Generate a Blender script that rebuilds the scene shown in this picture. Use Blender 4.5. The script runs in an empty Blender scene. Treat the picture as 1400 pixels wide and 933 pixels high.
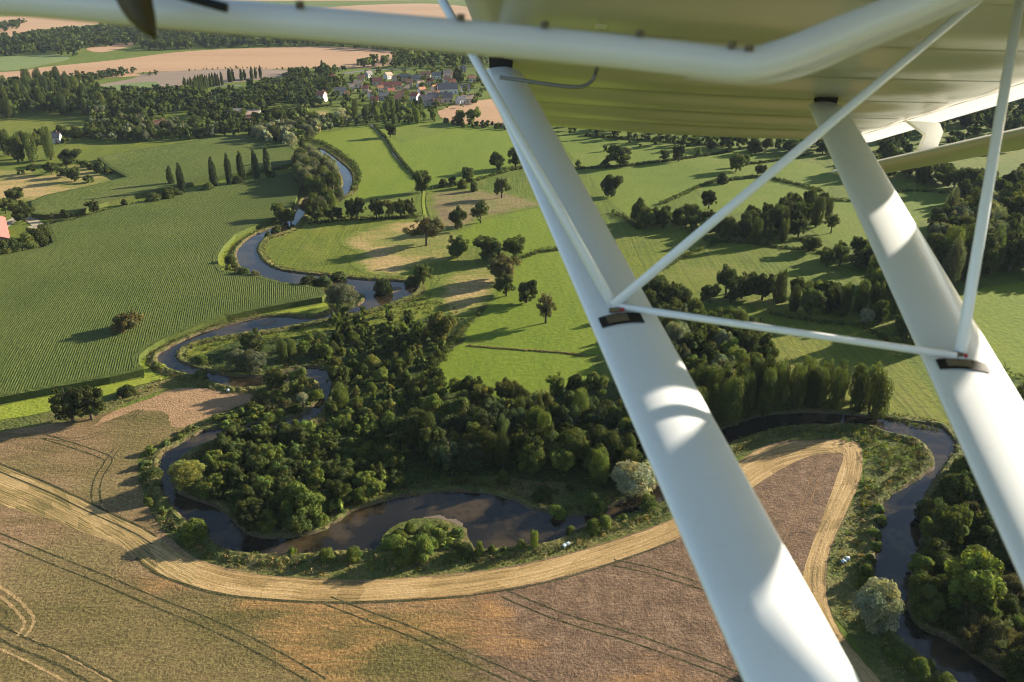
import bpy, math, random
import numpy as np
from mathutils import Vector, Matrix
from mathutils.geometry import tessellate_polygon, delaunay_2d_cdt

R = math.radians
rng = np.random.default_rng(7)
random.seed(7)
scene = bpy.context.scene
COL = scene.collection

# ------------------------------------------------------------------ view
F = 1089.0            # focal length in photo pixels (28 mm on a 36 mm sensor, 1400 px wide)
H = 95.0              # flying height in metres
TH = R(25.8)          # downward pitch
CT, ST = math.cos(TH), math.sin(TH)
SUN_AZ, SUN_EL = 63.0, 16.5

def ray(px, py):
    u = -(py - 466.5) / F
    return np.array([(px - 700) / F, CT + u * ST, -ST + u * CT])

def G(px, py, z=0.0):
    d = ray(px, py)
    t = (H - z) / -d[2]
    return np.array([d[0] * t, d[1] * t])

def pxm(px, py):
    """photo pixels per metre for something upright at this ground point"""
    g = G(px, py)
    zc = g[1] * CT + H * ST
    return F / zc

def height_of(px, py, hpx):
    """metres of an upright thing whose foot is at (px,py) and which is hpx pixels tall"""
    g = G(px, py)
    yt = py - hpx
    u = -(yt - 466.5) / F
    # point (g, z): forward = g.y*CT + (H-z)*ST ; up = g.y*ST - (H-z)*CT
    # up/forward = u  -> solve for q = H - z
    q = g[1] * (ST - u * CT) / (CT + u * ST)
    return max(0.3, H - q)

# ------------------------------------------------------------------ small helpers
def tag(o, label=None, cat=None, group=None, kind=None):
    if label: o['label'] = label
    if cat: o['category'] = cat
    if group: o['group'] = group
    if kind: o['kind'] = kind
    return o

def link(o, parent=None):
    COL.objects.link(o)
    if parent is not None: o.parent = parent
    return o

def empty(name, loc=(0, 0, 0), rz=0.0):
    o = bpy.data.objects.new(name, None)
    o.empty_display_size = 0.2
    o.location = loc; o.rotation_euler = (0, 0, rz)
    return link(o)

def mesh_obj(name, verts, faces, mat, parent=None, smooth=False):
    me = bpy.data.meshes.new(name)
    me.from_pydata([tuple(v) for v in verts], [], faces)
    for m in (mat if isinstance(mat, (list, tuple)) else [mat]): me.materials.append(m)
    if smooth: me.polygons.foreach_set('use_smooth', [True] * len(me.polygons))
    me.update()
    return link(bpy.data.objects.new(name, me), parent)

def quads_mesh(name, Q, tint, mats, midx=None, smooth=False):
    """Q (n,4,3) quads, tint (n,3) per quad colour"""
    n = len(Q)
    me = bpy.data.meshes.new(name)
    me.vertices.add(n * 4); me.loops.add(n * 4); me.polygons.add(n)
    me.vertices.foreach_set('co', np.asarray(Q, np.float32).reshape(-1))
    me.loops.foreach_set('vertex_index', np.arange(n * 4, dtype=np.int32))
    me.polygons.foreach_set('loop_start', np.arange(0, n * 4, 4, dtype=np.int32))
    me.polygons.foreach_set('loop_total', np.full(n, 4, np.int32))
    if midx is not None: me.polygons.foreach_set('material_index', np.asarray(midx, np.int32))
    a = me.attributes.new('tint', 'FLOAT_COLOR', 'POINT')
    c = np.ones((n, 4, 4), np.float32); c[:, :, :3] = np.asarray(tint, np.float32)[:, None, :]
    a.data.foreach_set('color', c.reshape(-1))
    for m in mats: me.materials.append(m)
    me.update(calc_edges=True)
    return me

def crom(P, n=6, closed=False):
    P = [np.asarray(p, float) for p in P]
    out = []
    N = len(P)
    rngk = range(N) if closed else range(N - 1)
    for i in rngk:
        if closed: a, b, c, d = P[i - 1], P[i], P[(i + 1) % N], P[(i + 2) % N]
        else: a, b, c, d = P[max(i - 1, 0)], P[i], P[i + 1], P[min(i + 2, N - 1)]
        for k in range(n):
            t = k / n
            out.append(.5 * ((2 * b) + (c - a) * t + (2 * a - 5 * b + 4 * c - d) * t * t + (3 * b - a - 3 * c + d) * t ** 3))
    if not closed: out.append(P[-1])
    return out

def inside(P, poly):
    """vectorised point in polygon; P (n,2)"""
    P = np.atleast_2d(P); poly = np.asarray(poly)
    x, y = P[:, 0], P[:, 1]
    r = np.zeros(len(P), bool)
    j = len(poly) - 1
    for i in range(len(poly)):
        xi, yi = poly[i]; xj, yj = poly[j]
        c = ((yi > y) != (yj > y)) & (x < (xj - xi) * (y - yi) / (yj - yi + 1e-12) + xi)
        r ^= c
        j = i
    return r

def gpoly(pts, smooth=0, jitter=0.0):
    """pixel outline -> ground outline"""
    P = [G(*p) for p in pts]
    if smooth: P = crom(P, smooth, closed=True)
    if jitter: P = [p + rng.normal(0, jitter, 2) for p in P]
    return np.array(P)

ZL = {.02: .010, .025: .03, .03: .05, .035: .20, .04: .21, .045: .23, .05: .25, .055: .33, .06: .30, .07: .32, .075: .36, .08: .38, .085: .385, .09: .39, .097: .405, .10: .41, .105: .43, .11: .44, .112: .455}
ZC = {}
def zlev(z):
    if z not in ZL: return z
    ZC[z] = ZC.get(z, 0) + 1
    return ZL[z] * .35 + (.0014 if z < .1 else .0003) * (ZC[z] - 1)
def sheet(name, pts, z, mat, smooth=0, jitter=0.0, ground=False):
    P = np.asarray(pts) if ground else gpoly(pts, smooth, jitter)
    z = zlev(z)
    V = [Vector((p[0], p[1], z)) for p in P]
    tris = tessellate_polygon([V])
    o = mesh_obj(name, V, [tuple(t) for t in tris], mat)
    # faces up
    if o.data.polygons and sum(p.normal.z * p.area for p in o.data.polygons) < 0: o.data.flip_normals()
    return tag(o, kind='structure')

def offset_line(P, w):
    P = np.asarray(P); T = np.gradient(P, axis=0)
    T /= np.linalg.norm(T, axis=1)[:, None] + 1e-9
    N = np.stack([-T[:, 1], T[:, 0]], 1)
    return P + N * np.reshape(w, (-1, 1))

def strip(name, A, B, z, mat, za=None, parent=None, rows=1):
    """ribbon between two ground polylines with the same count; uv: u along in metres, v across in metres"""
    A, B = np.asarray(A), np.asarray(B); z = zlev(z)
    n = len(A)
    s = np.concatenate([[0], np.cumsum(np.linalg.norm(np.diff((A + B) / 2, axis=0), axis=1))])
    V, UV, Fc = [], [], []
    for k in range(rows + 1):
        t = k / rows
        for i in range(n):
            p = A[i] * (1 - t) + B[i] * t
            V.append((p[0], p[1], z)); UV.append((s[i], t * np.linalg.norm(A[i] - B[i])))
    for k in range(rows):
        for i in range(n - 1):
            a = k * n + i
            Fc.append((a, a + 1, a + n + 1, a + n))
    o = mesh_obj(name, V, Fc, mat, parent)
    uv = o.data.uv_layers.new(name='UVMap')
    for l in o.data.loops: uv.data[l.index].uv = UV[l.vertex_index]
    if sum(p.normal.z for p in o.data.polygons) < 0: o.data.flip_normals()
    return o

def resample(P, n):
    P = np.asarray(P)
    s = np.concatenate([[0], np.cumsum(np.linalg.norm(np.diff(P, axis=0), axis=1))])
    t = np.linspace(0, s[-1], n)
    return np.stack([np.interp(t, s, P[:, k]) for k in range(P.shape[1])], 1)

# ------------------------------------------------------------------ materials
class NT:
    def __init__(s, name):
        s.m = bpy.data.materials.new(name); s.m.use_nodes = True
        s.t = s.m.node_tree; s.t.nodes.clear()
        s.out = s.t.nodes.new('ShaderNodeOutputMaterial')
    def n(s, typ, **kw):
        nd = s.t.nodes.new(typ)
        for k, v in kw.items():
            if k.startswith('_'): setattr(nd, k[1:], v)
        return nd
    def l(s, a, b): s.t.links.new(a, b)
    def noise(s, vec, scale, detail=4, rough=.55, dist=0.0):
        nd = s.n('ShaderNodeTexNoise')
        nd.inputs['Scale'].default_value = scale; nd.inputs['Detail'].default_value = detail
        nd.inputs['Roughness'].default_value = rough; nd.inputs['Distortion'].default_value = dist
        s.l(vec, nd.inputs['Vector']); return nd.outputs['Fac']
    def ramp(s, fac, stops):
        nd = s.n('ShaderNodeValToRGB')
        e = nd.color_ramp.elements
        while len(e) < len(stops): e.new(.5)
        for k, (p, c) in enumerate(stops):
            e[k].position = p; e[k].color = (*c, 1) if len(c) == 3 else c
        s.l(fac, nd.inputs[0]); return nd.outputs['Color']
    def mix(s, fac, a, b, mode='MIX'):
        nd = s.n('ShaderNodeMix', _data_type='RGBA', _blend_type=mode)
        if isinstance(fac, (int, float)): nd.inputs[0].default_value = fac
        else: s.l(fac, nd.inputs[0])
        for v, i in ((a, 6), (b, 7)):
            if isinstance(v, tuple): nd.inputs[i].default_value = (*v, 1)
            else: s.l(v, nd.inputs[i])
        return nd.outputs[2]
    def math(s, op, a, b=0.0, clamp=False):
        nd = s.n('ShaderNodeMath', _operation=op); nd.use_clamp = clamp
        for v, i in ((a, 0), (b, 1)):
            if isinstance(v, (int, float)): nd.inputs[i].default_value = v
            else: s.l(v, nd.inputs[i])
        return nd.outputs[0]
    def maprange(s, v, a, b, c, d):
        nd = s.n('ShaderNodeMapRange'); nd.clamp = True
        for i, x in enumerate((a, b, c, d)): nd.inputs[i + 1].default_value = x
        s.l(v, nd.inputs[0]); return nd.outputs[0]
    def obj(s, rot=0.0, sc=(1, 1, 1)):
        tc = s.n('ShaderNodeTexCoord'); mp = s.n('ShaderNodeMapping')
        mp.inputs['Rotation'].default_value = (0, 0, rot); mp.inputs['Scale'].default_value = sc
        s.l(tc.outputs['Object'], mp.inputs['Vector']); return mp.outputs['Vector']
    def bump(s, h, strength, dist):
        nd = s.n('ShaderNodeBump'); nd.inputs['Strength'].default_value = strength; nd.inputs['Distance'].default_value = dist
        s.l(h, nd.inputs['Height']); return nd.outputs['Normal']
    def bsdf(s, col, rough=.9, normal=None, spec=.2, **kw):
        b = s.n('ShaderNodeBsdfPrincipled')
        if isinstance(col, tuple): b.inputs['Base Color'].default_value = (*col, 1)
        else: s.l(col, b.inputs['Base Color'])
        if isinstance(rough, (int, float)): b.inputs['Roughness'].default_value = rough
        else: s.l(rough, b.inputs['Roughness'])
        b.inputs['Specular IOR Level'].default_value = spec
        for k, v in kw.items(): b.inputs[k.replace('_', ' ')].default_value = v
        if normal is not None: s.l(normal, b.inputs['Normal'])
        return b.outputs[0]
    def done(s, sh): s.l(sh, s.out.inputs['Surface']); return s.m

def field_mat(name, stops, lo=.03, hi=.25, grain=1.6, bump=.6, bdist=.35, rot=0.0, stretch=(1, 1, 1), var=.5, hivar=.35, extra=None, det=5):
    k = NT(name)
    v = k.obj(rot, stretch); v0 = k.obj()
    a = k.noise(v, lo, det, .6, .4); b = k.noise(v, hi, 5, .62); g = k.noise(v0, grain, 3, .6)
    f = k.math('ADD', k.math('MULTIPLY', a, 1 - hivar), k.math('MULTIPLY', b, hivar))
    col = k.ramp(f, stops)
    gv = k.maprange(g, .3, .7, 1 - var, 1 + var)
    vv = k.n('ShaderNodeVectorMath', _operation='SCALE'); k.l(col, vv.inputs[0]); k.l(gv, vv.inputs['Scale'])
    col = vv.outputs[0]
    h = k.math('ADD', g, k.math('MULTIPLY', b, .8))
    if extra: col, h = extra(k, col, h, v0)
    return k.done(k.bsdf(col, .95, k.bump(h, bump, bdist), .1))

def plain(name, col, rough=.6, spec=.3, nscale=0, nvar=.2, bump=0.0, **kw):
    k = NT(name)
    if nscale:
        v = k.obj(); g = k.noise(v, nscale, 4)
        c = k.mix(g, tuple(x * (1 - nvar) for x in col), tuple(x * (1 + nvar) for x in col))
        nrm = k.bump(g, bump, .02) if bump else None
    else: c, nrm = col, None
    return k.done(k.bsdf(c, rough, nrm, spec, **kw))

M = {}
def meadow_extra(k, col, h, v):
    # tussocks and cattle-trodden darker spots
    t = k.noise(k.obj(0, (1, 1, 1)), .45, 4, .75)
    col = k.mix(k.maprange(t, .54, .66, 0, .55), col, (.042, .06, .012))
    ln = k.noise(k.obj(R(24), (1.0, .03, 1)), .75, 3, .6)
    col = k.mix(k.maprange(ln, .44, .62, 0, .5), col, (.052, .07, .011))
    bl = k.noise(v, .05, 5, .7, 1.0)
    col = k.mix(k.maprange(bl, .52, .7, 0, .5), col, (.15, .138, .035))
    h = k.math('ADD', h, k.math('MULTIPLY', ln, .7))
    return col, h
M['meadow'] = field_mat('meadow_grass', [(.30, (.064, .082, .010)), (.46, (.096, .115, .011)), (.6, (.126, .132, .016)), (.74, (.155, .137, .034))], lo=.018, hi=.12, grain=.9, bump=.55, var=.22, extra=meadow_extra)
M['ground'] = field_mat('rough_ground', [(.3, (.058, .084, .009)), (.5, (.086, .112, .011)), (.7, (.12, .128, .02))], lo=.015, hi=.1, grain=.8, bump=.6, var=.25, extra=meadow_extra)
M['meadow_bright'] = field_mat('mown_grass', [(.3, (.076, .110, .009)), (.5, (.100, .134, .010)), (.7, (.128, .146, .015))], lo=.02, hi=.15, grain=.7, bump=.45, var=.18, rot=R(20), stretch=(1, .25, 1))
M['meadow_pale'] = field_mat('pale_grass', [(.3, (.070, .102, .009)), (.5, (.092, .122, .012)), (.7, (.126, .135, .022))], lo=.02, hi=.12, grain=.8, bump=.5, var=.2)
M['verge'] = field_mat('verge_grass', [(.3, (.135, .165, .016)), (.5, (.165, .19, .02)), (.7, (.19, .2, .03))], lo=.05, hi=.3, grain=1.2, bump=.4, var=.2)
def soft_extra(k, col, h, v):
    at = k.n('ShaderNodeAttribute'); at.attribute_name = 'edge'
    nz = k.noise(k.obj(R(15), (.7, 1.4, 1)), .09, 7, .72, .8)
    e = k.maprange(k.math('ADD', at.outputs['Fac'], k.math('MULTIPLY', k.math('SUBTRACT', nz, .5), 2.6)), .25, .75, 0, 1)
    gn = k.ramp(k.noise(v, .12, 5, .6), [(.35, (.07, .092, .013)), (.5, (.092, .114, .015)), (.65, (.12, .13, .02))])
    return k.mix(e, gn, col), h
M['dry'] = field_mat('dry_pasture', [(.34, (.10, .125, .025)), (.47, (.17, .15, .04)), (.56, (.27, .19, .075)), (.7, (.3, .2, .09))], lo=.02, hi=.14, grain=.8, bump=.6, var=.25, rot=R(10), stretch=(.6, 1.3, 1), extra=soft_extra)
M['poached'] = field_mat('trodden_pasture', [(.34, (.10, .115, .03)), (.5, (.16, .125, .05)), (.6, (.12, .08, .045)), (.7, (.3, .24, .16))], lo=.03, hi=.2, grain=1.0, bump=.8, var=.3, extra=soft_extra)
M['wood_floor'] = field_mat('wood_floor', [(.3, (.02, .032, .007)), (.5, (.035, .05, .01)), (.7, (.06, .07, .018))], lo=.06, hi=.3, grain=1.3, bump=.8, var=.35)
M['rough'] = field_mat('rough_herbage', [(.32, (.042, .055, .012)), (.48, (.072, .08, .018)), (.58, (.115, .10, .032)), (.7, (.17, .13, .055))], lo=.06, hi=.35, grain=1.5, bump=.9, var=.35)
M['stub_far'] = field_mat('far_stubble', [(.3, (.26, .155, .085)), (.5, (.31, .19, .105)), (.7, (.34, .215, .125))], lo=.006, hi=.05, grain=.3, bump=.3, var=.1, rot=R(12), stretch=(.12, 1.6, 1))
M['plough_far'] = field_mat('far_grey_stubble', [(.3, (.16, .12, .085)), (.5, (.2, .145, .105)), (.7, (.22, .165, .115))], lo=.006, hi=.06, grain=.3, bump=.3, var=.1, rot=R(70), stretch=(.12, 1.6, 1))
M['green_far'] = field_mat('far_green', [(.3, (.09, .125, .045)), (.5, (.12, .15, .05)), (.7, (.15, .17, .06))], lo=.01, hi=.06, grain=.3, bump=.3, var=.12)
M['pinkstub'] = field_mat('pink_stubble', [(.32, (.185, .115, .055)), (.5, (.25, .152, .078)), (.68, (.31, .195, .105))], lo=.05, hi=.4, grain=2.2, bump=.8, bdist=.3, var=.3, rot=R(-20), stretch=(.5, 1.3, 1))

def barley():
    k = NT('ripe_barley')
    v0 = k.obj()
    vs = k.obj(R(33), (.3, 1.5, 1))
    at = k.n('ShaderNodeAttribute'); at.attribute_name = 'mask'
    sep = k.n('ShaderNodeSeparateColor'); k.l(at.outputs['Color'], sep.inputs[0])
    lo = k.noise(vs, .05, 6, .62, .5); mid = k.noise(vs, .30, 7, .72, .8); gr = k.noise(v0, 1.7, 4, .65); fine = k.noise(v0, 4.5, 2, .6)
    f = k.math('ADD', k.math('MULTIPLY', k.maprange(lo, .25, .75, 0, 1), .45), k.math('MULTIPLY', mid, .55))
    # weeds (green) where the green mask is high
    base = k.ramp(f, [(.34, (.088, .066, .024)), (.44, (.135, .092, .039)), (.52, (.178, .113, .055)), (.64, (.225, .145, .076))])
    gf = k.maprange(k.math('ADD', k.math('MULTIPLY', sep.outputs[1], .55), k.math('MULTIPLY', mid, .8)), .66, 1.06, 0, .68)
    col = k.mix(gf, base, k.ramp(gr, [(.35, (.05, .055, .012)), (.6, (.105, .095, .024))]))
    brown = k.ramp(k.noise(v0, .35, 5, .7), [(.35, (.092, .058, .034)), (.5, (.13, .081, .047)), (.65, (.178, .115, .068))])
    bf = k.maprange(k.math('ADD', sep.outputs[0], k.math('MULTIPLY', k.math('SUBTRACT', mid, .5), 1.8)), .2, .9, 0, 1)
    col = k.mix(bf, col, brown)
    # lodged orange patches
    of = k.maprange(k.math('ADD', k.math('MULTIPLY', sep.outputs[2], .55), k.math('MULTIPLY', k.math('SUBTRACT', mid, .5), 1.7)), .3, .75, 0, .75)
    col = k.mix(of, col, k.ramp(mid, [(.4, (.19, .10, .032)), (.6, (.27, .145, .052))]))
    g2 = k.math('ADD', k.math('MULTIPLY', gr, .65), k.math('MULTIPLY', fine, .35))
    gv = k.maprange(g2, .34, .66, .58, 1.34)
    vv = k.n('ShaderNodeVectorMath', _operation='SCALE'); k.l(col, vv.inputs[0]); k.l(gv, vv.inputs['Scale'])
    h = k.math('ADD', g2, k.math('MULTIPLY', mid, .6))
    return k.done(k.bsdf(vv.outputs[0], .95, k.bump(h, .7, .45), .1))
M['barley'] = barley()

def straw(name, stops, width=1.1, strength=.55, across=True):
    """cut straw with lines running along the ribbon (uv v = metres across)"""
    k = NT(name)
    tc = k.n('ShaderNodeTexCoord'); sx = k.n('ShaderNodeSeparateXYZ'); k.l(tc.outputs['UV'], sx.inputs[0])
    v0 = k.obj()
    wob = k.noise(v0, .12, 3)
    cx = k.n('ShaderNodeCombineXYZ')
    k.l(k.math('MULTIPLY', sx.outputs[0], .045), cx.inputs[0])
    k.l(k.math('ADD', k.math('MULTIPLY', sx.outputs[1], 1.25), k.math('MULTIPLY', wob, .5)), cx.inputs[1])
    lines = k.noise(cx.outputs[0], width, 5, .68)
    cx2 = k.n('ShaderNodeCombineXYZ')
    k.l(k.math('MULTIPLY', sx.outputs[0], .35), cx2.inputs[0]); k.l(k.math('MULTIPLY', sx.outputs[1], .5), cx2.inputs[1])
    vor = k.n('ShaderNodeTexVoronoi', _distance='CHEBYCHEV'); vor.inputs['Scale'].default_value = .42
    k.l(cx2.outputs[0], vor.inputs['Vector'])
    blk = k.n('ShaderNodeSeparateColor'); k.l(vor.outputs['Color'], blk.inputs[0])
    gr = k.noise(v0, 2.5, 3, .6); pat = k.noise(v0, .08, 4, .6)
    f = k.math('ADD', k.math('ADD', k.math('MULTIPLY', lines, .7), k.math('MULTIPLY', blk.outputs[0], .14)), k.math('MULTIPLY', pat, .22))
    col = k.ramp(f, stops)
    gv = k.maprange(gr, .3, .7, .8, 1.2)
    vv = k.n('ShaderNodeVectorMath', _operation='SCALE'); k.l(col, vv.inputs[0]); k.l(gv, vv.inputs['Scale'])
    return k.done(k.bsdf(vv.outputs[0], .9, k.bump(k.math('ADD', lines, k.math('MULTIPLY', gr, .5)), strength, .3), .15))
M['straw'] = straw('cut_straw', [(.36, (.10, .074, .024)), (.45, (.20, .13, .048)), (.54, (.29, .188, .074)), (.66, (.37, .25, .112))])
M['straw_worn'] = straw('weedy_straw', [(.38, (.07, .062, .019)), (.46, (.13, .10, .033)), (.54, (.225, .152, .057)), (.66, (.34, .235, .10))], 1.3, .7)
M['track'] = plain('pale_track', (.30, .25, .17), .95, .1, .6, .3)
M['wheel'] = field_mat('wheel_track', [(.3, (.028, .03, .01)), (.5, (.045, .042, .016)), (.7, (.085, .07, .03))], lo=.3, hi=1.5, grain=3, bump=.8, var=.4)  # soil and weeds, painted darker for the shade of the standing crop
M['wheelstraw'] = field_mat('flattened_straw', [(.3, (.2, .135, .055)), (.6, (.3, .2, .09))], lo=.3, hi=1.5, grain=3, bump=.5, var=.2)
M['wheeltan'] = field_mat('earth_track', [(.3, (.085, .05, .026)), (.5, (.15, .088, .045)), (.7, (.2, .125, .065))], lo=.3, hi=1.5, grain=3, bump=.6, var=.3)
M['road'] = plain('asphalt', (.12, .12, .12), .9, .2, .8, .15)
M['soil'] = field_mat('bank_earth', [(.3, (.05, .038, .02)), (.5, (.1, .075, .042)), (.62, (.07, .085, .02)), (.75, (.2, .16, .1))], lo=.25, hi=1.2, grain=3, bump=.8, var=.3)
M['sand'] = plain('river_sand', (.13, .10, .07), .95, .1, .9, .3)

def maize():
    k = NT('maize_leaf')
    v = k.obj(); a = k.noise(v, .025, 5, .6); g = k.noise(v, 1.4, 3, .65)
    sx = k.n('ShaderNodeSeparateXYZ'); k.l(v, sx.inputs[0])
    col = k.ramp(a, [(.32, (.046, .061, .014)), (.5, (.055, .070, .016)), (.68, (.066, .076, .020))])
    gv = k.maprange(g, .3, .7, .70, 1.30)
    vv = k.n('ShaderNodeVectorMath', _operation='SCALE'); k.l(col, vv.inputs[0]); k.l(gv, vv.inputs['Scale'])
    d = k.bsdf(vv.outputs[0], .9, k.bump(g, .4, .3), .05)
    return k.done(d)
M['maize'] = maize()

def water():
    k = NT('river_water')
    v = k.obj()
    n1 = k.noise(v, .9, 3, .6, .5); n2 = k.noise(v, .11, 4, .6)
    col = k.ramp(n2, [(.32, (.007, .0065, .005)), (.5, (.014, .0115, .007)), (.62, (.045, .031, .015)), (.72, (.013, .012, .007))])
    return k.done(k.bsdf(col, k.maprange(n2, .4, .7, .03, .10), k.bump(n1, .08, .05), .5, IOR=1.33))
M['water'] = water()

def foliage():
    k = NT('foliage')
    oi = k.n('ShaderNodeObjectInfo'); at = k.n('ShaderNodeAttribute'); at.attribute_name = 'tint'
    c = k.mix(1.0, oi.outputs['Color'], at.outputs['Color'], 'MULTIPLY')
    v = k.maprange(oi.outputs['Random'], 0, 1, .70, 1.38)
    vv = k.n('ShaderNodeVectorMath', _operation='SCALE'); k.l(c, vv.inputs[0]); k.l(v, vv.inputs['Scale'])
    c = vv.outputs[0]
    d = k.bsdf(c, .8, None, .06)
    tr = k.n('ShaderNodeBsdfTranslucent')
    tc = k.mix(1.0, c, (1.5, 1.6, .7), 'MULTIPLY'); k.l(tc, tr.inputs[0])
    mx = k.n('ShaderNodeMixShader'); mx.inputs[0].default_value = .32
    k.l(d, mx.inputs[1]); k.l(tr.outputs[0], mx.inputs[2])
    return k.done(mx.outputs[0])
M['leaf'] = foliage()
M['bark'] = plain('bark', (.085, .065, .045), .95, .1, 3.0, .4)
M['bark_pale'] = plain('pale_bark', (.2, .17, .13), .95, .1, 3.0, .35)

def paint(name, col, bumpy=False):
    k = NT(name)
    v = k.obj(); g = k.noise(v, 9, 4); g2 = k.noise(v, 60, 3)
    c = k.mix(k.maprange(g, .35, .75, 0, .12), col, tuple(x * .8 for x in col))
    c = k.mix(k.maprange(g2, .62, .75, 0, .25), c, tuple(x * .75 for x in col))
    vo = k.n('ShaderNodeTexVoronoi'); vo.inputs['Scale'].default_value = 16; k.l(v, vo.inputs['Vector'])
    sp = k.math('MULTIPLY', k.maprange(vo.outputs['Distance'], .035, .06, 1, 0), k.maprange(g, .45, .6, 0, .7))
    c = k.mix(sp, c, (.12, .10, .08))
    b = k.n('ShaderNodeBsdfPrincipled'); k.l(c, b.inputs['Base Color'])
    b.inputs['Roughness'].default_value = .34; b.inputs['Coat Weight'].default_value = .35; b.inputs['Coat Roughness'].default_value = .12
    return k.done(b.outputs[0])
M['paint'] = paint('white_paint', (.76, .77, .775))
def fabric():
    k = NT('wing_fabric')
    v = k.obj(); g = k.noise(v, 2.2, 4); st = k.noise(k.obj(0, (2, 2, 2)), 14, 3)
    c = k.mix(g, (.52, .49, .45), (.60, .57, .53))
    b = k.n('ShaderNodeBsdfPrincipled'); k.l(c, b.inputs['Base Color']); b.inputs['Roughness'].default_value = .22
    b.inputs['Specular IOR Level'].default_value = .6
    tr = k.n('ShaderNodeBsdfTranslucent'); tr.inputs[0].default_value = (.85, .8, .66, 1)
    mx = k.n('ShaderNodeMixShader'); mx.inputs[0].default_value = .02
    k.l(b.outputs[0], mx.inputs[1]); k.l(tr.outputs[0], mx.inputs[2])
    return k.done(mx.outputs[0])
M['fabric'] = fabric()
def edge_fabric():
    k = NT('sunlit_edge_fabric')
    b = k.n('ShaderNodeBsdfPrincipled'); b.inputs['Base Color'].default_value = (.8, .79, .75, 1); b.inputs['Roughness'].default_value = .4
    tr = k.n('ShaderNodeBsdfTranslucent'); tr.inputs[0].default_value = (.9, .88, .8, 1)
    mx = k.n('ShaderNodeMixShader'); mx.inputs[0].default_value = .35
    k.l(b.outputs[0], mx.inputs[1]); k.l(tr.outputs[0], mx.inputs[2])
    return k.done(mx.outputs[0])
M['edge'] = edge_fabric()
M['flap'] = plain('flap_skin', (.48, .47, .43), .3, .5)
M['frame_paint'] = plain('frame_paint', (.70, .68, .68), .35, .5, 12, .1)
M['dark_metal'] = plain('dark_recess', (.018, .014, .011), .6, .3)  # dark wing fittings; also paints the shade inside the strut slots
M['bronze'] = plain('worn_bracket', (.13, .095, .055), .5, .5, 40, .4)
M['red'] = plain('red_cap', (.4, .03, .03), .5)
M['grey_pipe'] = plain('grey_pipe', (.16, .155, .145), .4, .5)
M['latch'] = plain('latch_leather', (.07, .052, .022), .6, .3, 20, .3)
M['black'] = plain('black_rubber', (.012, .012, .012), .6)
M['glass'] = plain('window_dark', (.03, .035, .045), .15, .5)
for nm, c in dict(w_white=(.55, .53, .49), w_cream=(.55, .47, .36), w_stone=(.38, .33, .27), w_grey=(.3, .29, .28), w_brick=(.28, .13, .09),
                  r_orange=(.36, .17, .09), r_red=(.30, .10, .07), r_tan=(.36, .25, .17), r_slate=(.06, .06, .07), r_grey=(.16, .145, .135), r_barn=(.40, .115, .09)).items():
    M[nm] = plain(nm.replace('w_', 'wall_').replace('r_', 'roof_'), c, .85, .2, 1.2, .2)
M['bale'] = plain('bale_wrap', (.42, .5, .52), .4, .4, 2, .08)

# ------------------------------------------------------------------ world, sun, camera
w = bpy.data.worlds.new('World'); scene.world = w; w.use_nodes = True
wt = w.node_tree; bg = wt.nodes['Background']
sk = wt.nodes.new('ShaderNodeTexSky'); sk.sky_type = 'NISHITA'; sk.sun_disc = False
sk.sun_elevation = R(SUN_EL); sk.sun_rotation = R(SUN_AZ); sk.air_density = 1.0; sk.dust_density = .5; sk.ozone_density = 1.5; sk.altitude = 100
wt.links.new(sk.outputs[0], bg.inputs[0]); bg.inputs[1].default_value = .065
sl = bpy.data.lights.new('sun', 'SUN'); sl.energy = 4.9; sl.angle = R(.5); sl.color = (1.0, .90, .73)
so = link(bpy.data.objects.new('sun', sl))
sd = Vector((math.sin(R(SUN_AZ)) * math.cos(R(SUN_EL)), math.cos(R(SUN_AZ)) * math.cos(R(SUN_EL)), math.sin(R(SUN_EL))))
so.rotation_euler = sd.to_track_quat('Z', 'Y').to_euler(); so.location = (60, 40, 160)

cam = bpy.data.cameras.new('camera'); cam.lens = 28.0; cam.sensor_width = 36.0
cam.clip_start = .05; cam.clip_end = 60000
cam.dof.use_dof = True; cam.dof.focus_distance = 400; cam.dof.aperture_fstop = 8.0
co = link(bpy.data.objects.new('camera', cam))
co.location = (0, 0, H); co.rotation_euler = (R(90) - TH, 0, 0)
scene.camera = co
vs = scene.view_settings; vs.view_transform = 'Standard'; vs.look = 'None'; vs.gamma = 1; vs.use_curve_mapping = False
vs.exposure = 1.95
cy = scene.cycles
scene.render.engine = 'CYCLES'
cy.use_denoising = True
cy.filter_width = 1.0
cy.max_bounces = 6; cy.diffuse_bounces = 3; cy.glossy_bounces = 2; cy.transmission_bounces = 3; cy.transparent_max_bounces = 4; cy.volume_bounces = 0
cy.sample_clamp_indirect = 4
cy.caustics_reflective = False; cy.caustics_refractive = False

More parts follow.
